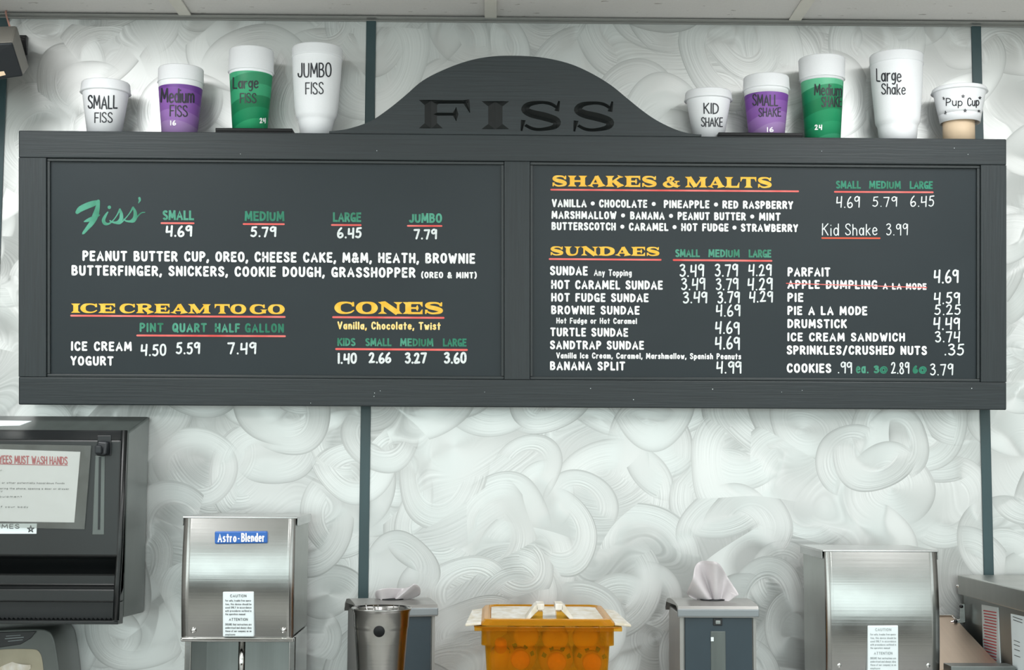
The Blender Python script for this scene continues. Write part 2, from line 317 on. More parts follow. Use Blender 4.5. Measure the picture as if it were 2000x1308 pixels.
# ------------------------------------------------------------------ object helpers
def wloc(p):
    v = Vector((0, 0, 0))
    while p is not None: v = v + Vector(p.location); p = p.parent
    return v
def props(o, label=None, cat=None, group=None, kind=None):
    if label: o['label'] = label
    if cat: o['category'] = cat
    if group: o['group'] = group
    if kind: o['kind'] = kind
    return o
def thing(name, loc, label, cat, group=None):
    o = bpy.data.objects.new(name, None); o.empty_display_size = 0.05; COL.objects.link(o); o.location = loc
    return props(o, label, cat, group)
class MB:
    def __init__(s): s.v = []; s.f = []; s.sm = []
    def add(s, vs, fs, smooth=False):
        k = len(s.v); s.v += [Vector(a) for a in vs]; s.f += [tuple(i+k for i in f) for f in fs]; s.sm += [smooth]*len(fs); return s
    def box(s, a, b):
        x0, x1 = sorted((a[0], b[0])); y0, y1 = sorted((a[1], b[1])); z0, z1 = sorted((a[2], b[2]))
        return s.hexa([(x0, y0, z0), (x1, y0, z0), (x1, y0, z1), (x0, y0, z1)], [(x0, y1, z0), (x1, y1, z0), (x1, y1, z1), (x0, y1, z1)])
    def hexa(s, fr, bk):          # front quad and back quad, same order
        return s.add(list(fr)+list(bk), [(0, 1, 2, 3), (7, 6, 5, 4), (0, 4, 5, 1), (1, 5, 6, 2), (2, 6, 7, 3), (3, 7, 4, 0)])
    def prism(s, fr, bk, smooth=False):       # any polygon front and back
        n = len(fr)
        s.add(list(fr)+list(bk), [tuple(range(n)), tuple(range(2*n-1, n-1, -1))])
        k = len(s.v)-2*n
        for i in range(n):
            j = (i+1) % n; s.f.append((k+i, k+n+i, k+n+j, k+j)); s.sm.append(smooth)
        return s
    def lathe(s, prof, c=(0, 0, 0), seg=48, M4=None, smooth=True):   # prof: (r, z)
        vs = []; fs = []
        for (r, z) in prof:
            for i in range(seg):
                a = 2*PI*i/seg; p = Vector((c[0]+r*math.cos(a), c[1]+r*math.sin(a), c[2]+z))
                vs.append(M4 @ p if M4 else p)
        for j in range(len(prof)-1):
            for i in range(seg):
                k = (i+1) % seg; fs.append((j*seg+i, j*seg+k, (j+1)*seg+k, (j+1)*seg+i))
        return s.add(vs, fs, smooth)
    def tube(s, pts, r, seg=10, caps=True):
        pts = [Vector(p) for p in pts]; n = len(pts); vs = []; fs = []; up = None
        for i, p in enumerate(pts):
            t = (pts[min(i+1, n-1)]-pts[max(i-1, 0)]).normalized()
            if up is None: up = Vector((0, 0, 1)) if abs(t.z) < 0.9 else Vector((1, 0, 0))
            a = t.cross(up).normalized(); bq = a.cross(t).normalized(); up = bq
            rr = r[i] if isinstance(r, (list, tuple)) else r
            for k in range(seg):
                th = 2*PI*k/seg; vs.append(p+a*math.cos(th)*rr+bq*math.sin(th)*rr)
        for i in range(n-1):
            for k in range(seg):
                k2 = (k+1) % seg; fs.append((i*seg+k, i*seg+k2, (i+1)*seg+k2, (i+1)*seg+k))
        if caps: fs.append(tuple(range(seg-1, -1, -1))); fs.append(tuple((n-1)*seg+k for k in range(seg)))
        return s.add(vs, fs, True)
    def grid(s, fn, nu, nv, smooth=True):
        vs = [fn(i/nu, j/nv) for j in range(nv+1) for i in range(nu+1)]
        fs = [(j*(nu+1)+i, j*(nu+1)+i+1, (j+1)*(nu+1)+i+1, (j+1)*(nu+1)+i) for j in range(nv) for i in range(nu)]
        return s.add(vs, fs, smooth)
    def build(s, name, mat, parent=None, bevel=0, segs=2, solid=0, label=None, kind=None, cat=None, group=None, base=None, fix=True):
        me = bpy.data.meshes.new(name)
        off = wloc(parent) if parent is not None else Vector(base or (0, 0, 0))
        me.from_pydata([tuple(v-off) for v in s.v], [], s.f)
        me.polygons.foreach_set('use_smooth', s.sm)
        me.materials.append(M[mat] if isinstance(mat, str) else mat)
        if fix:
            bm = bmesh.new(); bm.from_mesh(me); bmesh.ops.recalc_face_normals(bm, faces=bm.faces); bm.to_mesh(me); bm.free()
        me.update()
        o = bpy.data.objects.new(name, me); COL.objects.link(o)
        if parent is not None: o.parent = parent
        else: o.location = off
        if solid:
            md = o.modifiers.new('thickness', 'SOLIDIFY'); md.thickness = solid; md.offset = 0
        if bevel:
            md = o.modifiers.new('bevel', 'BEVEL'); md.width = bevel; md.segments = segs; md.limit_method = 'ANGLE'; md.angle_limit = math.radians(35)
        return props(o, label, cat, group, kind)

# ------------------------------------------------------------------ lettering
G = {
'A': (.58, '0,0 .29,1 .58,0|.11,.32 .47,.32'), 'B': (.46, '0,0 0,1|~0,1 .28,.98 .40,.78 .28,.56 0,.54|~0,.54 .32,.5 .46,.27 .32,.03 0,0'),
'C': (.48, '~.48,.80 .40,.96 .25,1 .08,.88 0,.5 .08,.12 .25,0 .40,.04 .48,.20'), 'D': (.48, '0,0 0,1|~0,1 .28,.94 .46,.72 .48,.5 .44,.26 .28,.06 0,0'),
'E': (.4, '.4,1 0,1|0,1 0,0|0,0 .4,0|0,.52 .34,.52'), 'F': (.4, '.4,1 0,1|0,1 0,0|0,.5 .34,.5'),
'G': (.5, '~.48,.86 .40,.97 .25,1 .08,.88 0,.5 .08,.12 .25,0 .40,.02 .5,.1|.5,.38 .5,0|.5,.38 .32,.38'), 'H': (.48, '0,0 0,1|.48,0 .48,1|0,.5 .48,.5'),
'I': (0, '0,0 0,1'), 'J': (.38, '~.38,1 .38,.5 .37,.25 .30,.04 .16,0 .04,.06 0,.24'), 'K': (.48, '0,0 0,1|.46,1 0,.45|.14,.58 .48,0'),
'L': (.38, '0,1 0,0|0,0 .38,0'), 'M': (.66, '0,0 .05,1|.05,1 .33,.25|.33,.25 .61,1|.61,1 .66,0'), 'N': (.5, '0,0 0,1|0,1 .5,0|.5,0 .5,1'),
'O': (.52, '@.26,1 .07,.87 0,.5 .07,.13 .26,0 .45,.13 .52,.5 .45,.87'), 'P': (.44, '0,0 0,1|~0,1 .28,.98 .44,.74 .28,.48 0,.45'),
'Q': (.54, '@.26,1 .07,.87 0,.5 .07,.13 .26,0 .45,.13 .52,.5 .45,.87|.3,.26 .56,-.08'), 'R': (.48, '0,0 0,1|~0,1 .3,.98 .45,.75 .3,.5 0,.48|.2,.48 .48,0'),
'S': (.44, '~.42,.84 .34,.97 .2,1 .05,.92 .02,.74 .12,.6 .3,.46 .43,.3 .42,.1 .26,0 .1,.02 0,.16'), 'T': (.5, '0,1 .5,1|.25,1 .25,0'),
'U': (.48, '~0,1 0,.55 .01,.28 .08,.06 .24,0 .40,.06 .47,.28 .48,.55 .48,1'), 'V': (.54, '0,1 .27,0|.27,0 .54,1'),
'W': (.74, '0,1 .2,0|.2,0 .37,.75|.37,.75 .54,0|.54,0 .74,1'), 'X': (.5, '0,0 .5,1|0,1 .5,0'), 'Y': (.5, '0,1 .25,.48|.25,.48 .5,1|.25,.48 .25,0'), 'Z': (.46, '0,1 .46,1|.46,1 0,0|0,0 .46,0'),
'&': (.6, '~.58,0 .3,.42 .12,.7 .14,.92 .28,1 .4,.9 .38,.72 .1,.42 0,.2 .1,.02 .28,0 .46,.16 .56,.44'),
'a': (.38, '@.19,.64 .05,.54 0,.32 .05,.1 .18,0 .31,.12 .35,.33 .31,.54|.38,.66 .38,0'), 'b': (.38, '0,1 0,0|@.19,.64 .05,.54 0,.32 .05,.1 .18,0 .33,.12 .38,.33 .33,.54'),
'c': (.34, '~.34,.52 .26,.64 .12,.62 0,.42 0,.2 .12,.02 .26,0 .34,.12'), 'd': (.38, '@.19,.64 .05,.54 0,.32 .05,.1 .18,0 .31,.12 .35,.33 .31,.54|.38,1 .38,0'),
'e': (.38, '~0,.34 .36,.38 .34,.56 .2,.66 .06,.56 0,.32 .06,.08 .2,0 .38,.1'), 'f': (.3, '~.32,.94 .2,1 .1,.88 .1,.5 .1,0|0,.62 .26,.62'),
'g': (.38, '@.19,.64 .05,.54 0,.36 .05,.16 .18,.08 .31,.16 .35,.36 .31,.54|~.38,.66 .38,.2 .36,-.1 .24,-.26 .08,-.22'), 'h': (.36, '0,0 0,1|~0,.45 .1,.62 .24,.64 .34,.5 .36,.3 .36,0'),
'i': (0, '0,.62 0,0|0,.9 .001,.91'), 'j': (.2, '0,.6 0,0'), 'k': (.36, '0,0 0,1|.34,.64 0,.28|.1,.36 .36,0'), 'l': (0, '0,1 0,0'),
'm': (.6, '0,0 0,.64|~0,.45 .1,.62 .2,.62 .29,.5 .3,.3 .3,0|~.3,.45 .4,.62 .5,.62 .59,.5 .6,.3 .6,0'), 'n': (.36, '0,0 0,.64|~0,.45 .1,.62 .24,.64 .34,.5 .36,.3 .36,0'),
'o': (.38, '@.19,.65 .05,.55 0,.32 .05,.1 .19,0 .33,.1 .38,.32 .33,.55'), 'p': (.38, '0,.64 0,-.28|@.19,.64 .05,.54 0,.32 .05,.1 .18,0 .33,.12 .38,.33 .33,.54'),
'r': (.28, '0,0 0,.64|~0,.4 .1,.6 .28,.64'), 's': (.32, '~.3,.56 .18,.66 .04,.58 .03,.44 .18,.34 .3,.22 .28,.06 .14,0 0,.08'), 't': (.3, '.14,.94 .14,0|0,.64 .3,.64'),
'u': (.36, '~0,.64 0,.3 .02,.12 .12,0 .24,.02 .36,.22|.36,.64 .36,0'), 'v': (.36, '0,.64 .18,0|.18,0 .36,.64'), 'w': (.54, '0,.64 .14,0|.14,0 .27,.5|.27,.5 .4,0|.4,0 .54,.64'), 'y': (.36, '0,.64 .18,.04|.36,.64 .1,-.28'),
'0': (.4, '@.2,1 .05,.87 0,.5 .05,.13 .2,0 .35,.13 .4,.5 .35,.87'), '1': (.0, '0,1 0,0'),
'2': (.42, '~0,.8 .1,.96 .26,.98 .34,.8 .24,.45 .1,.15 .0,.02|0,.02 .42,.06'), '3': (.38, '~.0,.9 .16,1 .32,.92 .3,.72 .12,.56|~.12,.56 .34,.46 .38,.22 .24,.02 .08,.02 0,.1'),
'4': (.42, '.04,.95 0,.4|0,.4 .40,.46|.42,1 .37,0'), '5': (.40, '.40,1 .10,.96|.10,.96 .06,.58|~.06,.58 .26,.62 .38,.42 .34,.14 .18,0 0,.08'),
'6': (.40, '~.28,1 .1,.74 0,.36 .06,.06 .22,0 .38,.14 .38,.36 .24,.46 .08,.34'), '7': (.42, '0,.96 .42,.98|.42,.98 .18,0'),
'8': (.38, '@.2,.54 .06,.68 .04,.88 .18,1 .32,.9 .3,.7 .2,.54 .06,.38 0,.18 .1,.02 .26,0 .38,.16 .34,.38'), '9': (.38, '~.36,.70 .28,.96 .14,.98 .01,.84 .02,.64 .14,.55 .28,.64 .37,.9|.39,.94 .37,0'),
'@': (.66, '@.33,.70 .2,.62 .16,.42 .22,.26 .36,.24 .46,.4 .44,.6|~.48,.66 .46,.3 .6,.3 .66,.5 .6,.78 .4,.92 .14,.82 0,.5 .08,.16 .3,.02 .54,.1'),
',': (.0, '.02,.06 -.05,-.18'), '.': (.0, '0,.01 .002,0'), '(': (.16, '~.16,1.1 .02,.8 0,.45 .02,.15 .16,-.12'), ')': (.16, '~0,1.1 .14,.8 .16,.45 .14,.15 0,-.12'),
'/': (.36, '0,-.08 .36,1.05'), '-': (.22, '0,.4 .22,.4'), "'": (.0, '0,1 -.02,.8'), '*': (.5, '.05,.25 .45,.75|.05,.75 .45,.25|.25,.15 .25,.85'), ':': (0, '0,.01 .002,0|0,.5 .002,.49'),
}
def parse(s):
    out = []
    for st in s.split('|'):
        mode = ''
        if st[0] in '~@': mode = st[0]; st = st[1:]
        out.append((mode, [tuple(float(a) for a in p.split(',')) for p in st.split()]))
    return out
GP = {k: (w, parse(s)) for k, (w, s) in G.items()}
def catmull(pts, closed=False, n=5):
    out = []; m = len(pts)
    rng = range(m) if closed else range(m-1)
    for i in rng:
        p = [pts[(i+k) % m] if closed else pts[min(max(i+k, 0), m-1)] for k in (-1, 0, 1, 2)]
        for j in range(n):
            t = j/n
            out.append(tuple(0.5*((2*p[1][d])+(-p[0][d]+p[2][d])*t+(2*p[0][d]-5*p[1][d]+4*p[2][d]-p[3][d])*t*t+(-p[0][d]+3*p[1][d]-3*p[2][d]+p[3][d])*t**3) for d in range(len(p[0]))))
    if not closed: out.append(pts[-1])
    return out
class Ink:
    """flat strokes laid on a surface; put(x, y, lift) turns drawing coordinates into a point of that surface"""
    def __init__(s, put): s.mb = MB(); s.put = put; s.n = 0
    def _poly(s, pts, aff=None):
        s.n += 1; l = (s.n % 7)*2.5e-5
        if aff: pts = [aff(*p) for p in pts]
        s.mb.add([s.put(x, y, l) for x, y in pts], [tuple(range(len(pts)))])
    def _strip(s, L, R, closed, aff=None):
        s.n += 1; l = (s.n % 7)*2.5e-5
        if aff: L = [aff(*p) for p in L]; R = [aff(*p) for p in R]
        n = len(L); vs = [s.put(x, y, l) for x, y in L]+[s.put(x, y, l) for x, y in R]
        fs = [(i, (i+1) % n, n+(i+1) % n, n+i) for i in range(n if closed else n-1)]
        s.mb.add(vs, fs)
    def disc(s, x, y, r, k=10, aff=None, ry=None):
        s._poly([(x+r*math.cos(2*PI*i/k), y+(ry or r)*math.sin(2*PI*i/k)) for i in range(k)], aff)
    def stroke(s, pts, closed=False, cap='round', aff=None, sub=1):
        """pts: (x, y, half width)"""
        if sub > 1:
            q = []
            for a, b in zip(pts[:-1], pts[1:]):
                for j in range(sub): q.append(tuple(a[d]+(b[d]-a[d])*j/sub for d in range(3)))
            q.append(pts[-1]); pts = q
        n = len(pts); L = []; R = []
        P = list(pts)
        if cap == 'square' and not closed:
            def ext(a, b):
                dx, dy = a[0]-b[0], a[1]-b[1]; d = math.hypot(dx, dy) or 1; return (a[0]+dx/d*a[2]*.95, a[1]+dy/d*a[2]*.95, a[2])
            P[0] = ext(pts[0], pts[1]); P[-1] = ext(pts[-1], pts[-2])
        for i in range(n):
            a = P[(i-1) % n] if closed else P[max(i-1, 0)]; b = P[(i+1) % n] if closed else P[min(i+1, n-1)]
            dx, dy = b[0]-a[0], b[1]-a[1]; d = math.hypot(dx, dy) or 1e-9
            nx, ny = -dy/d*P[i][2], dx/d*P[i][2]
            L.append((P[i][0]+nx, P[i][1]+ny)); R.append((P[i][0]-nx, P[i][1]-ny))
        s._strip(L, R, closed, aff)
        if cap == 'round' and not closed:
            s.disc(P[0][0], P[0][1], P[0][2], aff=aff); s.disc(P[-1][0], P[-1][1], P[-1][2], aff=aff)
    def text(s, txt, x0, x1, ytop, ybase, w=0.17, cap='round', slope=None, gap=None, space=0.42, jit=0.0, sub=1, seed=1, wx=None):
        """letters between x0 and x1, cap height ytop..ybase (y down); slope dy/dx of the line"""
        rnd = random.Random(seed); H = ybase-ytop; hw = w*H/2
        sl = slope if slope is not None else 0.0
        g = gap if gap is not None else w*1.0+0.10
        adv = []; x = 0
        for ch in txt:
            if ch == ' ': x += space; continue
            wd, st = GP[ch] if ch in GP else GP['o']
            if ch == '.' and x: x += .05
            adv.append((x, st)); x += wd+g+(.04 if ch == '.' else 0)
        tot = x-g
        S = (x1-x0-2*hw)/tot if tot > 0 else 1
        hh = H-2*hw
        for gx, st in adv:
            jy = rnd.uniform(-1, 1)*jit*H; jr = rnd.uniform(-1, 1)*jit*0.7
            for mode, pts in st:
                q = [(x0+hw+(gx+px+jr*py)*S, 0, py) for px, py in pts]
                q = [(a, ybase-hw-py*hh+jy+sl*(a-x0), hw) for (a, _, py) in q]
                if mode == '~': s.stroke(catmull(q, n=4), cap='round' if cap == 'round' else 'flat')
                elif mode == '@': s.stroke(catmull(q, True, 4), closed=True)
                else: s.stroke(q, cap=cap, sub=sub)
    def bar(s, x0, y0, x1, y1, t, cap='round', sub=1): s.stroke([(x0, y0, t/2), (x1, y1, t/2)], cap=cap, sub=sub)

def st(x, lo=True, hi=True, w=.15, f=.29):
    p = [(x, 0, f), (x, .2, w)] if lo else [(x, 0, w)]
    return ('', p+([(x, .8, w), (x, 1, f)] if hi else [(x, 1, w)]))
def wd(*p): return ('', list(p))
SL = {
'I': (.58, [st(.29)]),
'E': (1.2, [st(.3), wd((.3, .93, .07), (1.12, .93, .07)), wd((.3, .07, .07), (1.12, .07, .07)), wd((.3, .5, .06), (.84, .5, .06)), wd((1.06, 1, .1), (1.16, .62, .01)), wd((1.06, 0, .1), (1.16, .38, .01)), wd((.86, .74, .01), (.84, .5, .08), (.86, .26, .01))]),
'F': (1.2, [st(.3), wd((.3, .93, .07), (1.12, .93, .07)), wd((.3, .5, .06), (.84, .5, .06)), wd((1.06, 1, .1), (1.16, .55, .01)), wd((.86, .74, .01), (.84, .5, .08), (.86, .26, .01))]),
'T': (1.3, [st(.65, hi=False), wd((.08, .93, .07), (1.22, .93, .07)), wd((.12, 1, .09), (.03, .58, .01)), wd((1.18, 1, .09), (1.27, .58, .01))]),
'L': (1.15, [st(.3), wd((.3, .07, .07), (1.05, .07, .07)), wd((1.0, 0, .1), (1.12, .5, .01))]),
'H': (1.42, [st(.3), st(1.12), wd((.3, .5, .07), (1.12, .5, .07))]),
'U': (1.4, [('~', [(.3, 1, .29), (.3, .8, .15), (.3, .4, .15), (.42, .12, .12), (.7, .05, .07), (.98, .14, .07), (1.1, .4, .06), (1.12, .8, .06), (1.12, 1, .24)])]),
'N': (1.45, [st(.24, w=.06, f=.24), wd((.12, 1, .02), (.28, .93, .16), (1.2, .05, .17)), st(1.2, w=.06, f=.24)]),
'M': (1.75, [st(.24, w=.06, f=.24), wd((.3, .97, .15), (.82, .05, .15)), wd((.82, .05, .06), (1.38, .97, .06)), st(1.44)]),
'A': (1.35, [wd((.22, .04, .06), (.68, .98, .06)), wd((.66, .98, .14), (1.08, .04, .16)), wd((.36, .3, .05), (.96, .3, .05)), wd((.22, 0, .23), (.26, .16, .06)), wd((1.08, 0, .28), (1.04, .2, .16))]),
'K': (1.38, [st(.3), wd((1.1, .95, .06), (.45, .42, .06)), wd((.58, .58, .14), (1.1, .05, .16)), wd((1.12, 0, .26), (1.04, .2, .15)), wd((1.1, 1, .22), (1.04, .85, .06))]),
'R': (1.38, [st(.3), ('~', [(.3, .94, .06), (.8, .94, .07), (1.04, .74, .13), (.8, .52, .07), (.3, .5, .06)]), wd((.66, .5, .12), (1.08, .06, .15)), wd((1.12, 0, .26), (1.04, .18, .15))]),
'D': (1.35, [st(.3), ('~', [(.3, .94, .06), (.75, .93, .08), (1.12, .72, .15), (1.18, .5, .17), (1.12, .28, .15), (.75, .07, .08), (.3, .06, .06)])]),
'O': (1.3, [('@', [(.65, .95, .06), (.30, .83, .12), (.17, .5, .165), (.30, .17, .12), (.65, .05, .06), (1.0, .17, .12), (1.13, .5, .165), (1.0, .83, .12)])]),
'C': (1.25, [('~', [(1.1, .78, .06), (.95, .9, .06), (.65, .95, .06), (.30, .83, .12), (.17, .5, .165), (.30, .17, .12), (.65, .05, .06), (.98, .12, .05), (1.18, .3, .03)]), wd((1.13, 1, .04), (1.12, .62, .06))]),
'G': (1.4, [('~', [(1.1, .78, .06), (.95, .9, .06), (.65, .95, .06), (.30, .83, .12), (.17, .5, .165), (.30, .17, .12), (.65, .05, .06), (.95, .1, .07), (1.1, .2, .1)]), wd((1.13, 1, .04), (1.12, .62, .06)), wd((1.12, .46, .26), (1.12, .38, .14), (1.12, .06, .13))]),
'S': (1.2, [('~', [(1.02, .78, .05), (.85, .91, .06), (.6, .95, .06), (.3, .89, .09), (.2, .72, .12), (.36, .58, .14), (.72, .47, .15), (1.0, .33, .13), (.96, .14, .09), (.62, .05, .06), (.38, .08, .06), (.2, .2, .05)]), wd((1.08, 1, .03), (1.02, .66, .07)), wd((.1, 0, .03), (.15, .36, .07))]),
'&': (1.2, [('~', [(1.1, .04, .09), (.8, .2, .13), (.45, .6, .1), (.38, .82, .08), (.55, .95, .06), (.72, .82, .08), (.62, .64, .07), (.25, .45, .08), (.14, .25, .12), (.3, .06, .09), (.6, .05, .06), (.9, .25, .05), (.98, .5, .05)]), wd((.82, .54, .04), (1.18, .54, .04)), wd((1.12, .12, .1), (1.16, .06, .06))]),
}
def slab(ink, txt, x0, x1, ytop, ybase, slope=0.0, gap=0.07):
    x = 0; items = []
    for ch in txt: w, s = SL[ch]; items.append((x, s)); x += w+gap
    tot = x-gap; S = (x1-x0)/tot; H = ybase-ytop
    for gx, ss in items:
        aff = lambda a, b, gx=gx: (x0+(gx+a)*S, ybase-b*H+slope*(gx+a)*S)
        for mode, p in ss:
            p = [(a, b, h*1.14+.008) for a, b, h in p]
            if mode == '~': p = catmull(p, n=5)
            if mode == '@': ink.stroke(catmull(p, True, 5), closed=True, aff=aff)
            else: ink.stroke(p, cap='flat', aff=aff)

# ================================================================== THE ROOM
b = MB(); b.box((ROOM_X0, 0.02, 0), (ROOM_X1, 0.12, CEIL+0.15))
wall_back = b.build('wall_back', 'plaster', kind='structure')
SX = [-0.7345, 0.0, 1.2192, 2.4384]
edges = [ROOM_X0]+SX+[ROOM_X1]
for i in range(len(edges)-1):
    a = edges[i]+(0.002 if i else 0); c = edges[i+1]-0.002
    MB().box((a, 0.0, 0), (c, 0.02, CEIL-0.004)).build('wall_panel', 'wall', wall_back)
for i, x in enumerate(SX):
    MB().box((x-0.0098, -0.004, 0), (x+0.0098, 0.004, CEIL-0.003)).build('joint_strip', 'strip', wall_back, bevel=0.0012)
# ceiling: grid of boards on T bars
ceiling = MB().box((ROOM_X0, ROOM_Y1, CEIL+0.06), (ROOM_X1, 0.1, CEIL+0.14)).build('ceiling', 'plaster', kind='structure')
GX = [0.24+k*0.6096 for k in range(-5, 6)]
GY = [0.0-k*1.2192-(0.42 if k else 0)+(0.0) for k in range(0, 7)]
GY = [0.0, -0.42]+[-0.42-1.2192*k for k in range(1, 5)]+[ROOM_Y1]
xs = [ROOM_X0]+[x for x in GX if ROOM_X0 < x < ROOM_X1]+[ROOM_X1]
tcell = set()
TROF = [(-0.6744, -1.03, 0), (1.1544, -1.03, 0), (0.5448, -2.25, 1), (-1.284, -3.47, 2), (1.764, -3.47, 2), (0.5448, -4.69, 2)]
for xa, xb in zip(xs[:-1], xs[1:]):
    for ya, yb in zip(GY[:-1], GY[1:]):
        if any(xa < t[0] < xb and yb < t[1] < ya for t in TROF): continue
        dz = random.uniform(0.0, 0.0015)
        MB().box((xa+0.003, yb+0.003, CEIL+0.004+dz), (xb-0.003, ya-0.003, CEIL+0.02+dz)).build('ceiling_tile', 'tile', ceiling)
for x in xs[1:-1]:
    b = MB(); b.box((x-0.0119, ROOM_Y1, CEIL), (x+0.0119, -0.018, CEIL+0.003)); b.box((x-0.001, ROOM_Y1, CEIL+0.003), (x+0.001, -0.018, CEIL+0.04))
    b.build('ceiling_bar', 'tbar', ceiling)
for y in GY[1:-1]:
    for xa, xb in zip(xs[:-1], xs[1:]):
        MB().box((xa+0.012, y-0.0119, CEIL+0.0003), (xb-0.012, y+0.0119, CEIL+0.003)).build('cross_bar', 'tbar', ceiling)
for i, (tx_, ty_, pw) in enumerate(TROF):
    t = thing('ceiling_light', (tx_, ty_, CEIL+0.01), 'recessed rectangular ceiling light panel, '+['over the counter at left', 'over the counter at right', 'in the middle of the room', 'behind at the left', 'behind at the right', 'nearest the street windows'][i], 'ceiling light', 'ceiling light panels')
    MB().box((tx_-0.29, ty_-0.59, CEIL+0.006), (tx_+0.29, ty_+0.59, CEIL+0.016)).build('diffuser', 'diffuser', t)
    b = MB()
    for q in (((-.30, -.60), (-.285, .60)), ((.285, -.60), (.30, .60)), ((-.285, -.60), (.285, -.585)), ((-.285, .585), (.285, .60))):
        b.box((tx_+q[0][0], ty_+q[0][1], CEIL+0.0035), (tx_+q[1][0], ty_+q[1][1], CEIL+0.018))
    b.build('light_frame', 'tbar', t)
    l = area('panel_lamp', (tx_, ty_, CEIL+0.001), (0, 0, 0), 0.55, 1.12, [13, 15, 15][pw], (0.98, 0.99, 1.0))
# wall angle under the ceiling edge
b = MB(); b.box((ROOM_X0, -0.02, CEIL-0.0015), (ROOM_X1, -0.002, CEIL+0.0015)); b.box((ROOM_X0, -0.0035, CEIL-0.0045), (ROOM_X1, -0.0008, CEIL-0.0015))
b.build('trim_1', 'lidgrey', kind='structure', label='thin painted wall angle along the ceiling edge')
MB().box((ROOM_X0, ROOM_Y1, -0.1), (ROOM_X1, 0.1, 0)).build('floor', 'floor', kind='structure')
for nm, xa, xb, no in (('wall_left', ROOM_X0-0.1, ROOM_X0, 4), ('wall_right', ROOM_X1, ROOM_X1+0.1, 5)):
    b = MB(); b.box((xa, ROOM_Y1, 0), (xb, 0.1, WIN_Z0)); b.box((xa, ROOM_Y1, WIN_Z1), (xb, 0.1, CEIL+0.1))
    b.box((xa, ROOM_Y1, WIN_Z0), (xb, ADDED_SIDEWIN[0], WIN_Z1)); b.box((xa, ADDED_SIDEWIN[1], WIN_Z0), (xb, 0.1, WIN_Z1))
    b.build(nm, 'plaster', kind='structure')
    b = MB(); t_ = 0.03; xm_ = (xa+xb)/2
    ya, yb = ADDED_SIDEWIN
    b.box((xm_-.02, ya, WIN_Z0), (xm_+.02, yb, WIN_Z0+t_)); b.box((xm_-.02, ya, WIN_Z1-t_), (xm_+.02, yb, WIN_Z1))
    for yy_ in (ya, (ya+yb)/2-t_/2, yb-t_): b.box((xm_-.02, yy_, WIN_Z0+t_), (xm_+.02, yy_+t_, WIN_Z1-t_))
    w = b.build('window_%d' % no, 'frame', kind='structure')  # unseen side window, added to bring more light onto the ceiling
    for y0_, y1_ in ((ya+t_, (ya+yb)/2-t_/2), ((ya+yb)/2+t_/2, yb-t_)): MB().box((xm_-.003, y0_, WIN_Z0+t_), (xm_+.003, y1_, WIN_Z1-t_)).build('pane', 'glass', w)
b = MB(); b.box((ROOM_X0, ROOM_Y1-0.12, 0), (ROOM_X1, ROOM_Y1, WIN_Z0)); b.box((ROOM_X0, ROOM_Y1-0.12, WIN_Z1), (ROOM_X1, ROOM_Y1, CEIL+0.1))
xx = [ROOM_X0]+[v for w_ in WINS for v in w_]+[ROOM_X1]
for i in range(0, len(xx), 2): b.box((xx[i], ROOM_Y1-0.12, WIN_Z0), (xx[i+1], ROOM_Y1, WIN_Z1))
b.build('wall_front', 'plaster', kind='structure')
MB().box((ROOM_X0+0.02, ROOM_Y1, 0.0), (ROOM_X1-0.02, ROOM_Y1+0.02, WIN_Z0-0.02)).build('dark_reflection_panel', 'reflect_dark', kind='structure', label='dark panel added below the street windows to darken low reflections')  # unseen panel added to darken what the steel reflects low down
for i, (a, c) in enumerate(WINS):
    b = MB(); t_ = 0.03
    b.box((a, ROOM_Y1-0.06, WIN_Z0), (c, ROOM_Y1-0.02, WIN_Z0+t_)); b.box((a, ROOM_Y1-0.06, WIN_Z1-t_), (c, ROOM_Y1-0.02, WIN_Z1))
    b.box((a, ROOM_Y1-0.06, WIN_Z0+t_), (a+t_, ROOM_Y1-0.02, WIN_Z1-t_)); b.box((c-t_, ROOM_Y1-0.06, WIN_Z0+t_), (c, ROOM_Y1-0.02, WIN_Z1-t_))
    w = b.build('window_%d' % (i+1), 'frame', kind='structure')
    MB().box((a+t_, ROOM_Y1-0.043, WIN_Z0+t_), (c-t_, ROOM_Y1-0.038, WIN_Z1-t_)).build('pane', 'glass', w)

# ================================================================== MENU BOARD
FT, FB = -0.125, -0.082                      # face plane depth at its top and its bottom edge
pt = at(1000, 265, FT); pb = at(1000, 795, FB)
vz = (pt-pb).normalized(); nrm = Vector((1, 0, 0)).cross(vz).normalized()   # points to the viewer (-y)
if nrm.y > 0: nrm = -nrm
def face(px, py, d=0.0):      # point on the face plane, pushed d metres back into the board
    return on_plane(px, py, pt-nrm*d, nrm)
TH = 0.026
board = thing('menu_board', (pb.x, -0.05, pb.z), 'wide black wooden menu board with arched crown carved FISS and two lettered panels', 'menu board')
def slabpart(name, poly, mat, d0=0.0, d1=TH, bevel=0.0022, label=None, parent=None):
    fr = [face(x, y, 0)-nrm*d0 for x, y in poly]; bk = [face(x, y, 0)-nrm*d1 for x, y in poly]
    return MB().prism(fr, bk).build(name, mat, parent or board, bevel=bevel, label=label)
LX0, LX1, RX0, RX1 = 90, 985, 1035, 1916
def toplineL(x): return 254+(x-36)*(262-254)/(643-36)
def inner_top(x): return 308+(x-90)*(322-308)/(1916-90)
def inner_bot(x): return 736+(x-90)*(746-736)/(1916-90)
def outer_bot(x): return 790+(x-36)*(800.5-790)/(1966-36)
def outer_top(x): return 254.5+(x-36)*(271.5-254.5)/(1966-36)
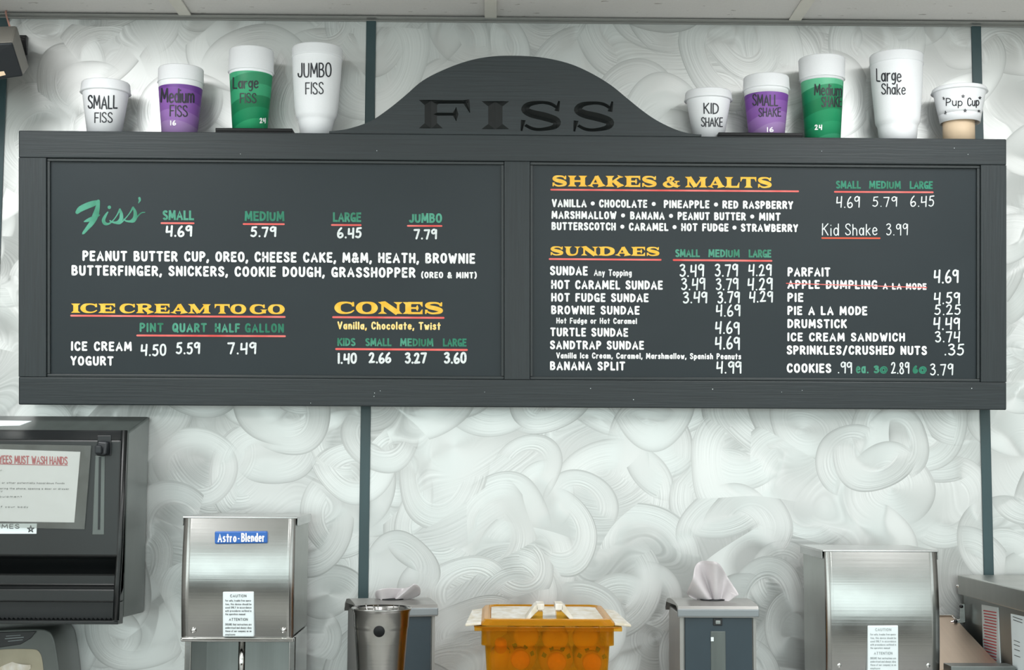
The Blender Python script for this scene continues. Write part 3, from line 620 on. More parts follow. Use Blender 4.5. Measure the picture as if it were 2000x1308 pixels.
# top rail, bottom rail, three upright stiles (mitre-free butt joints)
slabpart('frame_rail', [(36, outer_bot(36)), (1966, outer_bot(1966)), (1966, inner_bot(1966)), (36, inner_bot(36))], 'wood_h')
slabpart('frame_rail', [(36, inner_top(36)), (1966, inner_top(1966)), (1966, outer_top(1966)), (36, outer_top(36))], 'wood_h')
for (a, c) in ((36, LX0), (LX1, RX0), (RX1, 1966)):
    slabpart('frame_stile', [(a, inner_bot(a)), (c, inner_bot(c)), (c, inner_top(c)), (a, inner_top(a))], 'wood_v', bevel=0.0012)
# inner beads
for (a, c) in ((LX0, LX1), (RX0, RX1)):
    t_ = 6
    q = [((a, inner_bot(a)), (c, inner_bot(c)), (c, inner_bot(c)-t_), (a, inner_bot(a)-t_)), ((a, inner_top(a)+t_), (c, inner_top(c)+t_), (c, inner_top(c)), (a, inner_top(a))),
         ((a, inner_bot(a)-t_), (a+t_, inner_bot(a)-t_), (a+t_, inner_top(a)+t_), (a, inner_top(a)+t_)), ((c-t_, inner_bot(c)-t_), (c, inner_bot(c)-t_), (c, inner_top(c)+t_), (c-t_, inner_top(c)+t_))]
    for poly in q: slabpart('bead', poly, 'bead', 0.005, 0.016, 0.0012)
PD = 0.011
panels = []
for (a, c) in ((LX0, LX1), (RX0, RX1)):
    panels.append(slabpart('lettered_panel', [(a, inner_bot(a)), (c, inner_bot(c)), (c, inner_top(c)), (a, inner_top(a))], 'chalk', PD, PD+0.006, 0))
# boxed carcass behind the face, its top is the ledge the cups stand on
fr = [face(39, outer_bot(36)-3)-nrm*TH, face(1963, outer_bot(1963)-3)-nrm*TH, face(1963, outer_top(1963)+0.8)-nrm*TH, face(39, outer_top(39)+0.8)-nrm*TH]
bk = [Vector((p.x, -0.006, p.z)) for p in fr]
MB().hexa(fr, bk).build('carcass', 'wood_h', board)
# arched crown with carved lettering
arch = [(643, 263), (643, 256), (665, 254), (685, 250), (713, 241), (733, 231), (762.5, 210), (790.7, 187), (826, 157), (868, 135.5), (910, 120), (949, 111.5), (995, 108.5), (1054, 111.5), (1107, 122.5), (1149.5, 140), (1191.7, 165), (1227, 193.5), (1255, 216), (1283, 235), (1318, 252), (1347, 260.5), (1370, 262.5), (1370, 269)]
top = catmull(arch[1:-1], n=5)
poly = [(643, outer_top(643))]+[(x, y) for x, y in top]+[(1370, outer_top(1370))]
poly = poly[::-1]; AT = 0.018
fr = [face(x, y)-nrm*0.0005 for x, y in poly]; bk = [face(x, y)-nrm*AT for x, y in poly]
crown = MB().prism(fr, bk).build('crown', 'wood_h', board)
crown.data.materials.append(M['wood_cut'])
md0 = crown.modifiers.new('bevel', 'BEVEL'); md0.width = 0.0016; md0.segments = 2; md0.limit_method = 'ANGLE'; md0.angle_limit = math.radians(50)
CUT = 0.0062
def vcutter(strokes, x0, x1, ytop, ybase):
    """V-section cutters swept along each stroke of a glyph"""
    w_, ss = strokes; S = (x1-x0)/w_; H = ybase-ytop; out = []
    for mode, p in ss:
        closed = mode == '@'
        if mode: p = catmull(p, closed, 4)
        p = [(x0+a*S, ybase-b_*H, a, b_, h) for a, b_, h in p]
        vs = []; n = len(p)
        for i in range(n):
            a = p[max(i-1, 0)]; c = p[min(i+1, n-1)]
            dx, dy = c[2]-a[2], c[3]-a[3]; d = math.hypot(dx, dy)
            nx, ny = -dy/d*max(p[i][4], .012), dx/d*max(p[i][4], .012)
            l = (p[i][0]+nx*S, p[i][1]-ny*H); r = (p[i][0]-nx*S, p[i][1]+ny*H)
            dep = CUT*min(1, 0.35+p[i][4]*5)
            out_l = face(*l)+nrm*0.003; out_r = face(*r)+nrm*0.003
            vs += [out_l, face(*l), face(p[i][0], p[i][1])-nrm*dep, face(*r), out_r]
        fs = []
        for i in range(n-1):
            for k in range(5):
                k2 = (k+1) % 5; fs.append((i*5+k, i*5+k2, (i+1)*5+k2, (i+1)*5+k))
        fs.append((0, 1, 2, 3, 4)); fs.append(tuple((n-1)*5+k for k in (4, 3, 2, 1, 0)))
        out.append((vs, fs))
    return out
cutters = []
for ch, x0, x1, yt, yb_ in (('F', 815, 921, 195, 250.5), ('I', 938, 997, 197.5, 252), ('S', 1011, 1101, 197, 255.5), ('S', 1114, 1205, 198, 256.5)):
    cutters += vcutter(SL[ch], x0, x1, yt, yb_)
def union_cut(target, cutters):
    """subtract every cutter, evaluate once, keep the result as the mesh"""
    tmp = []
    prev = list(target.modifiers)
    for m_ in prev: target.modifiers.remove(m_)
    for vs, fs in cutters:
        me = bpy.data.meshes.new('cutter'); off = wloc(target.parent)
        me.from_pydata([tuple(v-off) for v in vs], [], fs)
        bm = bmesh.new(); bm.from_mesh(me); bmesh.ops.recalc_face_normals(bm, faces=bm.faces); bmesh.ops.triangulate(bm, faces=bm.faces); bm.to_mesh(me); bm.free()
        me.materials.append(M['wood_h']); me.materials.append(M['wood_cut'])
        for p in me.polygons: p.material_index = 1
        o = bpy.data.objects.new('cutter', me); COL.objects.link(o); o.location = off; tmp.append(o)
        md = target.modifiers.new('cut', 'BOOLEAN'); md.operation = 'DIFFERENCE'; md.object = o; md.solver = 'EXACT'
    bpy.context.view_layer.update()
    dg = bpy.context.evaluated_depsgraph_get()
    me = bpy.data.meshes.new_from_object(target.evaluated_get(dg))
    for m_ in list(target.modifiers): target.modifiers.remove(m_)
    old = target.data; target.data = me; bpy.data.meshes.remove(old)
    for o in tmp:
        me_ = o.data; bpy.data.objects.remove(o, do_unlink=True); bpy.data.meshes.remove(me_)
union_cut(crown, cutters)
md = crown.modifiers.new('bevel', 'BEVEL'); md.width = 0.0012; md.segments = 1; md.limit_method = 'ANGLE'; md.angle_limit = math.radians(70)

# ---- lettering on the panels
PUT = lambda x, y, l: face(x, y, 0)-nrm*(PD-0.0005-l)
def lettering(fn, mat, panel, label=None, name='lettering'):
    if getattr(fn, 'pieces', None):
        for g_ in fn.pieces: lettering(g_, mat, panel, label, name)
        return
    ink = Ink(PUT); fn(ink); return ink.mb.build(name, mat, panels[panel], label=label, fix=False)
def slp(y): return 0.0078-(y-400)*0.0000085
def T(txt, x0, x1, yt, yb_, w=.215, **k):
    k.setdefault('gap', w+.17); k.setdefault('space', .60)
    k.setdefault('slope', slp(yb_)); k.setdefault('jit', 0.012)
    return lambda ink: ink.text(txt, x0, x1, yt, yb_, w=w, **k)
def many(*fs):
    def f(ink):
        for g_ in fs: g_(ink)
    f.pieces = fs
    return f
def bullet(x, y, r=4.2): return lambda ink: ink.disc(x, y, r, 14)
def line(x0, y0, x1, y1, t=3.4): return lambda ink: ink.bar(x0, y0, x1, y1, t)
def GR(txt, x0, x1, yt, yb_): return T(txt, x0, x1, yt, yb_, w=.21, cap='square', gap=.31, jit=0)
def PR(txt, x0, x1, yt, yb_, w=.155, seed=3, **k): k.setdefault('slope', 0.002); return T(txt, x0, x1, yt, yb_, w=w, jit=0.03, seed=seed, gap=.22, **k)
# left panel --------------------------------------------------
def script_fiss(ink):
    Z = lambda pts: [(100+x/4.348, 360+y/4.348, h/4.348) for x, y, h in pts]
    C = lambda pts: ink.stroke(catmull(Z(pts), n=6))
    C([(208, 232, 16), (235, 205, 24), (290, 178, 26), (345, 158, 24), (390, 140, 12)])
    C([(388, 138, 14), (380, 200, 20), (362, 262, 26), (335, 318, 22), (295, 368, 16), (262, 408, 11), (252, 418, 3)])
    C([(268, 312, 5), (300, 300, 14), (345, 282, 17), (398, 256, 5)])
    C([(468, 232, 6), (448, 262, 11), (432, 300, 15), (445, 328, 14), (478, 330, 8), (515, 300, 5), (548, 255, 5), (572, 208, 9)])
    C([(572, 205, 6), (584, 248, 14), (580, 292, 16), (548, 318, 11), (505, 316, 7), (488, 304, 6)])
    C([(520, 322, 6), (570, 326, 8), (612, 292, 5), (655, 240, 5), (684, 192, 9)])
    C([(684, 190, 6), (702, 232, 14), (698, 280, 16), (665, 308, 11), (625, 306, 7), (606, 292, 6)])
    C([(640, 310, 6), (690, 312, 7), (722, 268, 6), (755, 238, 5), (785, 233, 3)])
    x, y, h = Z([(482, 190, 15)])[0]; ink.disc(x, y, h, 14)
    C([(738, 112, 10), (741, 130, 9), (730, 154, 3)])
lettering(script_fiss, 'green', 0, "green brush script reading Fiss'")
for txt, x0, x1, yt, yb_, pr, px0, px1, py0, py1 in (
    ('SMALL', 315, 377, 409.5, 428.7, '4.69', 321, 373, 439, 462), ('MEDIUM', 476, 554, 411, 430.5, '5.79', 487, 538, 441, 462.5),
    ('LARGE', 649, 704.5, 413.4, 432.3, '6.45', 657, 705.5, 443, 465), ('JUMBO', 798, 863, 415, 434, '7.79', 807, 853, 446, 467)):
    lettering(GR(txt, x0, x1, yt, yb_), 'green_deep' if txt == 'MEDIUM' else 'green', 0, 'green block capitals reading '+txt)
    lettering(line(x0-2, yb_+6, x1-1, yb_+6.3), 'red', 0, 'thin red painted underline', 'underline')
    lettering(PR(pr, px0, px1, py0, py1, w=.18), 'chalk_ink', 0, 'white handwritten price '+pr, 'price')
lettering(T('PEANUT BUTTER CUP, OREO, CHEESE CAKE, M&M, HEATH, BROWNIE', 158, 928, 488.4, 509), 'white_ink', 0)
lettering(T('BUTTERFINGER, SNICKERS, COOKIE DOUGH, GRASSHOPPER', 136.5, 811, 517, 537.5), 'white_ink', 0)
lettering(T('(OREO & MINT)', 822, 931, 529.8, 542.5, w=.24), 'white_ink', 0)
def icg(ink):
    for w_, a, c in (('ICE', 137, 222.5), ('CREAM', 231.5, 409), ('TO', 417, 478.5), ('GO', 486.5, 554)):
        slab(ink, w_, a, c, 592.3+(a-137)*.005, 610.3+(a-137)*.006, .005)
lettering(icg, 'gold', 0, 'gold wide slab serif heading ICE CREAM TO GO')
lettering(line(136, 616, 554.5, 618.5, 3.6), 'red', 0, None, 'underline')
lettering(many(T('PINT', 270, 317, 630, 648.2), T('QUART', 334, 402, 630.3, 648.6), T('HALF', 417.5, 467, 630.8, 649)), 'green', 0)
lettering(T('GALLON', 476.5, 553, 631, 649.2), 'green_deep', 0)
lettering(line(265.5, 654.8, 555, 656.3, 3.6), 'red', 0, None, 'underline')
lettering(T('ICE CREAM', 135.6, 254.8, 666.3, 685), 'white_ink', 0)
lettering(T('YOGURT', 134.5, 219, 695, 713.7), 'white_ink', 0)
lettering(many(PR('4.50', 272, 322.4, 671.5, 695.5), PR('5.59', 341, 388.6, 668, 692), PR('7.49', 442, 498.6, 668, 692.3)), 'chalk_ink', 0, None, 'price')
lettering(lambda k: slab(k, 'CONES', 652.7, 866, 589, 612, .004), 'gold', 0, 'gold wide slab serif heading CONES')
lettering(line(649.5, 619, 866, 620.3, 3.8), 'red', 0, None, 'underline')
lettering(T('Vanilla, Chocolate, Twist', 657.8, 860.4, 627.3, 643, w=.20, space=.55), 'yellow_ink', 0)
lettering(many(GR('SMALL', 712.5, 764, 660, 675.7), GR('KIDS', 657.8, 693.4, 659.7, 675.4), GR('MEDIUM', 780.8, 846, 660.3, 676)), 'green', 0)
lettering(GR('LARGE', 864.7, 911, 660.6, 676.4), 'green_deep', 0)
lettering(line(655.5, 681.4, 911.5, 683.2, 4), 'red', 0, None, 'underline')
lettering(many(PR('1.40', 658.4, 696, 689, 711, .19), PR('2.66', 719, 763.5, 688, 710, .19), PR('3.27', 790, 833, 688, 710.5, .19), PR('3.60', 866.6, 911, 687.5, 710.5, .19)), 'chalk_ink', 0, None, 'price')
# right panel -------------------------------------------------
def shk(ink):
    slab(ink, 'SHAKES', 1078, 1284.5, 341.5, 362.6, .006); slab(ink, '&', 1295.8, 1329, 343.5, 364); slab(ink, 'MALTS', 1340, 1510, 344, 364.5, .006)
lettering(shk, 'gold', 1, 'gold wide slab serif heading SHAKES & MALTS')
lettering(line(1077, 369.2, 1561, 372.4, 3.4), 'red', 1, None, 'underline')
for segs, buls, y0, y1 in (
    ((('VANILLA', 1078, 1146.5), ('CHOCOLATE', 1170.6, 1265.4), ('PINEAPPLE', 1297.6, 1387.3), ('RED RASPBERRY', 1412.6, 1551.3)), (1158.4, 1278, 1400), 387.5, 403.5),
    ((('MARSHMALLOW', 1077.5, 1205), ('BANANA', 1231.6, 1299.4), ('PEANUT BUTTER', 1324.7, 1458.6), ('MINT', 1484.3, 1526.7)), (1217.8, 1311.8, 1471), 410.6, 426.4),
    ((('BUTTERSCOTCH', 1077.5, 1203.8), ('CARAMEL', 1229, 1306.8), ('HOT FUDGE', 1331.6, 1424.6), ('STRAWBERRY', 1448.7, 1561)), (1216.4, 1318.8, 1436.3), 432.6, 448.4)):
    q = []
    for w_, a, c in segs: q.append(T(w_, a, c, y0+(a-1078)*.0085, y1+(a-1078)*.0085, w=.225))
    for bx in buls: q.append(bullet(bx, (y0+y1)/2+(bx-1078)*.0085, 4))
    lettering(many(*q), 'white_ink', 1)
lettering(many(GR('SMALL', 1635, 1684, 351.6, 367), GR('MEDIUM', 1700, 1762.4, 351.8, 367.2), GR('LARGE', 1779.7, 1825, 352.2, 367.6)), 'green_deep', 1)
lettering(line(1633, 373.4, 1825, 374.3, 3.2), 'red', 1, None, 'underline')
lettering(many(PR('4.69', 1635.7, 1681.7, 382, 405, .10), PR('5.79', 1706.5, 1754.8, 382.6, 403, .10), PR('6.45', 1780.8, 1827.7, 381, 403, .10)), 'chalk_ink', 1, None, 'price')
lettering(many(T('Kid', 1607.6, 1641, 435.5, 459.5, w=.085, jit=.03, slope=0), T('Shake', 1653, 1716.4, 436, 459, w=.085, jit=.03, slope=0)), 'chalk_ink', 1, 'thin white handwriting reading Kid Shake')
lettering(line(1608, 464, 1721, 464.3, 3), 'orange', 1, None, 'underline')
lettering(PR('3.99', 1733.7, 1776, 435.5, 459, .085), 'chalk_ink', 1, None, 'price')
lettering(lambda k: slab(k, 'SUNDAES', 1074.5, 1290, 480.4, 497.6, .006), 'gold', 1, 'gold wide slab serif heading SUNDAES')
lettering(line(1074, 505, 1291.5, 506.6, 3.6), 'red', 1, None, 'underline')
lettering(many(GR('SMALL', 1320, 1368.4, 485.8, 501.2), GR('MEDIUM', 1385, 1446.6, 486, 501.5), GR('LARGE', 1464, 1508.3, 486.4, 502)), 'green', 1)
lettering(line(1317, 507, 1508.7, 508.6, 3.6), 'red', 1, None, 'underline')
lettering(many(PR('3.49', 1328.6, 1376.5, 515, 540.5, .13), PR('3.79', 1397.6, 1443, 514.5, 540, .13), PR('4.29', 1463.5, 1509, 515, 539, .13)), 'chalk_ink', 1, None, 'price')
lettering(many(PR('3.49', 1331.6, 1379, 541.5, 566, .13, 5), PR('3.79', 1399.5, 1444, 542, 566, .13, 5), PR('4.29', 1461.6, 1511, 541.5, 566.5, .13, 5)), 'chalk_ink', 1, None, 'price')
lettering(many(PR('3.49', 1335, 1382.7, 568.5, 592, .14, 6), PR('3.79', 1402.7, 1446.6, 568, 592, .14, 6), PR('4.29', 1464.8, 1511.5, 567.5, 590.5, .14, 6)), 'chalk_ink', 1, None, 'price')
lettering(PR('4.69', 1400, 1447.8, 594, 618, .13, 7), 'chalk_ink', 1, None, 'price')
lettering(PR('4.69', 1398, 1446.4, 627, 652.5, .13, 8), 'chalk_ink', 1, None, 'price')
lettering(PR('4.69', 1398, 1447, 656.5, 683, .13, 9), 'chalk_ink', 1, None, 'price')
lettering(PR('4.99', 1400.6, 1450, 704.5, 729.5, .13, 10), 'chalk_ink', 1, None, 'price')
lettering(many(T('SUNDAE', 1074.5, 1148.8, 518.5, 537), T('Any Topping', 1160.7, 1234.8, 525, 538.3, w=.17)), 'white_ink', 1)
for txt, x0, x1, y0, y1 in (('HOT CARAMEL SUNDAE', 1076.8, 1295.8, 546, 564), ('HOT FUDGE SUNDAE', 1076.8, 1268, 571.4, 588.8), ('BROWNIE SUNDAE', 1076.8, 1250.4, 596, 613.4),
    ('TURTLE SUNDAE', 1075, 1228, 639.3, 656.6), ('SANDTRAP SUNDAE', 1074.5, 1259, 664.6, 682), ('BANANA SPLIT', 1074.5, 1222, 705.4, 723)):
    lettering(T(txt, x0, x1, y0, y1), 'white_ink', 1)
lettering(T('Hot Fudge or Hot Caramel', 1087, 1245, 619.8, 631.6, w=.19, space=.55), 'white_ink', 1)
lettering(T('Vanilla Ice Cream, Caramel, Marshmallow, Spanish Peanuts', 1086.7, 1449.4, 688, 700, w=.2, space=.6), 'white_ink', 1)
for txt, x0, x1, y0, y1 in (('PARFAIT', 1540.3, 1624.2, 521.2, 539.4), ('APPLE DUMPLING', 1540, 1716.4, 546, 563.6), ('PIE', 1540, 1571.5, 571.3, 589.2), ('PIE A LA MODE', 1540, 1696.7, 597, 615),
    ('DRUMSTICK', 1540, 1656.6, 622.6, 640.6), ('ICE CREAM SANDWICH', 1540, 1770.5, 649, 666.4), ('SPRINKLES/CRUSHED NUTS', 1538.6, 1813.5, 674.3, 692.4), ('COOKIES', 1538.6, 1626, 709.5, 728)):
    lettering(T(txt, x0, x1, y0, y1, slope=.003), 'white_ink', 1)
lettering(T('A LA MODE', 1727, 1812.8, 551.8, 564.8, w=.24, slope=.008), 'white_ink', 1)
def strike(ink):
    ink.n += 40; ink.put = lambda x, y, l: face(x, y, 0)-nrm*(PD-0.0009-l); ink.bar(1538, 552.8, 1813, 561, 1.7)
lettering(strike, 'red', 1, 'thin red line striking out the apple dumpling', 'strike_line')
lettering(many(*[PR(p, a, c, y0, y1, .13, 11+i) for i, (p, a, c, y0, y1) in enumerate((('4.69', 1826.8, 1875.6, 525.5, 552.5), ('4.59', 1827, 1878, 570, 593.5), ('5.25', 1828, 1880, 594, 615),
    ('4.49', 1826, 1878, 619, 644), ('3.74', 1829.6, 1878.6, 645.5, 668), ('.35', 1848, 1886.4, 670.8, 694.3)))]), 'chalk_ink', 1, None, 'price')
lettering(many(PR('.99', 1639, 1666.8, 706, 729.5, .11), PR('2.89', 1743, 1779, 707, 730.5, .11), PR('3.79', 1819.7, 1864.8, 710, 733.5, .11)), 'chalk_ink', 1, None, 'price')
lettering(many(T('ea.', 1674.3, 1699.6, 709, 729, w=.16, jit=0), T('3', 1709.3, 1720, 713.4, 729, w=.25, jit=0)), 'green', 1)
lettering(many(T('@', 1721, 1736.5, 714, 730, w=.14, jit=0), T('6', 1785.4, 1796, 713.4, 729.5, w=.3, jit=0), T('@', 1797.5, 1813, 714, 730.5, w=.16, jit=0)), 'green_deep', 1)
# small paint chips
rc = random.Random(5)
def chips(ink):
    for _ in range(16):
        x = rc.uniform(60, 1950); y = rc.choice([rc.uniform(758, 788), rc.uniform(285, 302)]); ink.disc(x, y, rc.uniform(.5, 1.0), 6)
ink = Ink(lambda x, y, l: face(x, y, 0)+nrm*(0.0003+l)); chips(ink); ink.mb.build('paint_chips', 'label', board, kind='stuff', fix=False)

# ================================================================== CUPS ON THE LEDGE
def ledge_z(px, Y):      # height of the ledge top behind the face at a column
    p = face(px, outer_top(px)+0.3)
    return p.z+0.0002
def cup(px, prof, Y, label, texts, marker_w, band=None, rim=None, name='foam_cup', extra=None, zbase=None, group='foam sample cups on the sign ledge', nums=None):
    """prof: (half width px, y px) from the top rim down; texts: (string, x0, x1, ytop, ybase, w)"""
    k = (Y-CAM.y)/FPX*1.0
    P0 = at(px, prof[-1][1], Y)
    zb = zbase if zbase is not None else ledge_z(px, Y)
    c = Vector((P0.x, Y, zb))
    dz = zb-P0.z
    ztop = at(px, prof[0][1], Y).z
    zpx = lambda y: zb+(at(px, y, Y).z-P0.z)*(ztop-zb)/(ztop-P0.z)
    sc = (at(px+50, 600, Y)-at(px-50, 600, Y)).x/100
    pr = [(h*sc, zpx(y)) for h, y in prof]
    root = thing(name, c, label, 'cup', group)
    def R(z):
        for (r0, z0), (r1, z1) in zip(pr[:-1], pr[1:]):
            if z1 <= z <= z0: return r1+(r0-r1)*(z-z1)/max(z0-z1, 1e-6)
        return pr[-1][0] if z < pr[-1][1] else pr[0][0]
    def seg(z_hi, z_lo, dr=0.0, wall=0.002):
        q = [(r+dr, z) for r, z in pr if z_lo+1e-5 < z < z_hi-1e-5]
        q = [(R(z_hi-1e-6)+dr, z_hi)]+q+[(R(z_lo+1e-6)+dr, z_lo)]
        return q
    def lathe_part(nm, q, mat, closed_bottom=False, lab=None):
        prof_ = [(r, z-c.z) for r, z in q]
        inner = [(max(r-0.0022, 0.0005), z) for r, z in prof_]
        if closed_bottom: full = prof_+[(0.0005, prof_[-1][1]), ] + [(0.0005, prof_[-1][1]+0.003)]+inner[::-1][0:1]+inner[::-1][1:]+[prof_[0]]
        else: full = prof_+inner[::-1]+[prof_[0]]
        b_ = MB().lathe(full, c, 56); o = b_.build(nm, mat, root, label=lab)
        return o
    if rim:
        yr, h1, h2 = rim   # lid or rim band: lower edge y, half widths
        q = [((prof[0][0]-1.5)*sc, zpx(prof[0][1])), (prof[0][0]*sc, zpx(prof[0][1]+2)), (h1*sc, zpx(yr-2)), ((h1+1.2)*sc, zpx(yr)), (h2*sc, zpx(yr+1))]
        full = [(0.0005, q[0][1]-c.z)]+[(r, z-c.z) for r, z in q]+[(q[-1][0]-0.003, q[-1][1]-c.z)]
        MB().lathe(full, c, 56).build('lid', 'foam', root)
        zhi = zpx(yr-1)
    else: zhi = pr[0][1]
    if band:
        yb0, mat = band
        lathe_part('cup_top', seg(zhi, zpx(yb0)), 'foam', False)
        lathe_part('printed_sleeve', seg(zpx(yb0), zb), mat, True)
    else: lathe_part('cup_wall', seg(zhi, zb), 'foam', True)
    # handwriting wrapped on the wall
    def put(x, y, l):
        Yg = c.y-0.04
        for _ in range(6):
            p = at(x, y, Yg); r = R(p.z)+0.0006+l; dx = max(-r*.995, min(r*.995, p.x-c.x)); Yg = c.y-math.sqrt(max(r*r-dx*dx, 0))
        return Vector((c.x+dx, Yg, p.z))
    for t_ in texts:
        ink = Ink(put)
        for (s_, x0, x1, y0, y1) in t_: ink.text(s_, x0, x1, y0, y1, w=marker_w*1.25, jit=.03, sub=3, seed=len(s_)+int(x0), gap=.2)
        ink.mb.build('handwriting', 'marker', root, fix=False)
    if nums:
        ink = Ink(put); ink.text(*nums, w=.2, sub=2); ink.mb.build('printed_number', 'print_white', root, fix=False)
    if extra: extra(root, put)
    return root, c, sc, zpx
PURP = ['#b08ec6', '#a177bd', '#8d5cad', '#7c47a0', '#6c3a91', '#7f4fa3', '#9a6fb8', '#7a4a9f']
GREE = ['#3fae7c', '#2d9f6c', '#178558', '#0f7a4e', '#2b9a6a', '#1d8b5c', '#4fb184', '#6cc09a']
LABP = ' on the sign ledge'
zl = ledge_z
CY = -0.072
M['purple1'] = band_material('purple_arcs', PURP, -0.012, -0.075, 0.082, 0.021)
M['purple2'] = band_material('purple_arcs_two', PURP, 0.03, -0.075, 0.084, 0.021)
M['green1'] = band_material('green_arcs', ['#43b17f', '#35a773', '#1c8d5f', '#0f7a4e', '#2f9d6e', '#1b865a', '#3da678', '#66bd95'], 0.035, -0.085, 0.07, 0.022)
M['green2'] = band_material('green_arcs_two', ['#4bb385', '#2f9f6e', '#1f9463', '#0f7f50', '#15895a', '#5db88d', '#84cba9', '#5db88d'], 0.025, -0.08, 0.07, 0.024)
cup(204, [(47, 163), (44, 187), (32.5, 257)], CY, 'small plain white foam cup marked SMALL FISS, leftmost on the ledge',
    [[('SMALL', 171, 230, 186, 213), ('FISS', 184, 220, 219, 240)]], .085, rim=(180.5, 48.5, 45))
cup(350.5, [(44.5, 135), (43, 171), (34, 260)], CY, 'purple printed foam cup marked Medium Fiss with 16, second from left',
    [[('Medium', 313, 380, 172, 201), ('FISS', 331, 367, 205, 228)]], .085, band=(171.5, 'purple1'), rim=(161, 44.5, 44), nums=('16', 332.5, 344, 235, 245))
tz = zl(495, CY)
cup(488, [(44, 99.5), (42.5, 146), (33.5, 258)], CY-0.005, 'tall green printed foam cup marked Large FISS on the left black tray',
    [[('Large', 454, 505, 150, 173), ('FISS', 468, 501, 181, 201)]], .09, band=(146.5, 'green1'), rim=(141, 44.5, 43.5), zbase=tz+0.0045, nums=('24', 507, 519.5, 230, 241))
cup(617, [(50, 95), (49.5, 101), (47.5, 150), (43, 205), (40.3, 222), (39.2, 225.5), (36.3, 229.5), (35.1, 232), (34.6, 235), (30, 265)], CY, 'tallest white foam cup marked JUMBO Fiss beside the crown on the left',
    [[('JUMBO', 581, 648, 122, 151), ('FISS', 596, 632, 160, 184)]], .075, rim=(114.5, 49.8, 48.4))
cup(1384, [(45, 180.5), (42.5, 200), (29, 272)], CY, 'small plain white foam cup marked KID SHAKE just right of the crown',
    [[('KID', 1374, 1404, 201, 223), ('SHAKE', 1369, 1412, 229, 248)]], .09, rim=(196, 46.5, 43.5))
tz2 = zl(1490, CY)
cup(1497.5, [(44.5, 152), (43, 187), (34, 268)], CY-0.005, 'purple printed foam cup marked SMALL SHAKE on the black tray right of the crown',
    [[('SMALL', 1469, 1520, 184, 207), ('SHAKE', 1481, 1526, 210, 228)]], .085, band=(187, 'purple2'), rim=(176, 45.5, 44), zbase=tz2+0.0045, nums=('16', 1498, 1511, 248, 258))
cup(1607, [(45.5, 116), (41.5, 160), (34, 273)], CY, 'tall green printed foam cup marked Medium SHAKE with 24, right half of the ledge',
    [[('Medium', 1590, 1645, 164, 187), ('SHAKE', 1604, 1645, 188, 209)]], .085, band=(160, 'green2'), rim=(155, 44, 42.8), nums=('24', 1591, 1606, 243, 254))
cup(1753.5, [(52, 109), (51.5, 115), (49, 165), (44.6, 215), (43.3, 231), (42.2, 235.5), (39.2, 240.5), (38.4, 243.5), (38, 247), (35.5, 273)], CY, 'tallest plain white foam cup marked Large Shake near the right end of the ledge',
    [[('Large', 1710, 1761, 134, 160), ('Shake', 1721, 1769, 163, 185)]], .085, rim=(127, 51.5, 50))
# pup cup on an upturned beige cylinder
bz = zl(1873, CY); Pc = at(1873, 272, CY); s_ = (at(1923, 600, CY)-at(1823, 600, CY)).x/100
stand_h = at(1873, 229, CY).z-at(1873, 272, CY).z
st_ = thing('beige_cylinder', (Pc.x, CY, bz), 'short beige card cylinder holding up the pup cup', 'stand')
hh_ = at(1873, 226, CY).z-bz
MB().lathe([(0.0005, 0), (30.5*s_, 0), (31*s_, hh_), (0.0005, hh_)], (Pc.x, CY, bz), 48).build('cylinder_wall', 'beige', st_)
def stars(root, put):
    ink = Ink(put)
    for (x, y, r) in ((1842, 193, 3.4), (1881, 188, 3.4), (1914, 191, 3), (1845, 221, 3.4), (1885, 216, 3.4), (1912, 217, 2.6)):
        p = [(x+r*math.sin(i*4*PI/5), y-r*math.cos(i*4*PI/5)) for i in range(5)]
        for i in range(5): ink.stroke([(p[i][0], p[i][1], .45), (p[(i+1) % 5][0], p[(i+1) % 5][1], .45)])
    ink.mb.build('drawn_stars', 'marker', root, fix=False)
zc = bz+hh_
root, c, sc, zp = cup(1875, [(52, 174), (51, 182), (49, 190), (43, 225), (41, 234)], CY, 'shallow wide white foam cup marked Pup Cup with small stars, on a beige cylinder',
    [[('Pup', 1847, 1880, 191, 207), ('Cup', 1889, 1913, 190, 207)]], .1, rim=(183, 53.5, 49.5), zbase=zc, extra=stars)
# hollow skirt under the pup cup
zs = at(1875, 241, CY).z
MB().lathe([(41*sc, zc-c.z+0.0001), (38.5*sc, zs-c.z), (37*sc, zs-c.z), (39*sc, zc-c.z)], c, 48).build('foot_skirt', 'foam', root)
# black trays
for (x0, x1, lab, zt) in ((421, 571, 'thin black plastic tray under the green cup left of the crown', tz), (1403, 1567, 'thin black plastic tray under the purple cup right of the crown', tz2)):
    p0 = at(x0, 262, -0.118); p1 = at(x1, 262, -0.118)
    t = thing('black_tray', ((p0.x+p1.x)/2, -0.07, zt), lab, 'tray', 'black trays on the sign ledge')
    MB().box((p0.x, -0.121, zt), (p1.x, -0.02, zt+0.0035)).build('tray_base', 'tray', t, bevel=0.001)
    b = MB(); b.box((p0.x, -0.121, zt+0.0035), (p1.x, -0.117, zt+0.0095)); b.box((p0.x, -0.024, zt+0.0035), (p1.x, -0.02, zt+0.0095)); b.box((p0.x, -0.117, zt+0.0035), (p0.x+0.003, -0.024, zt+0.0095)); b.box((p1.x-0.003, -0.117, zt+0.0035), (p1.x, -0.024, zt+0.0095))
    b.build('tray_rim', 'tray', t, bevel=0.0008)

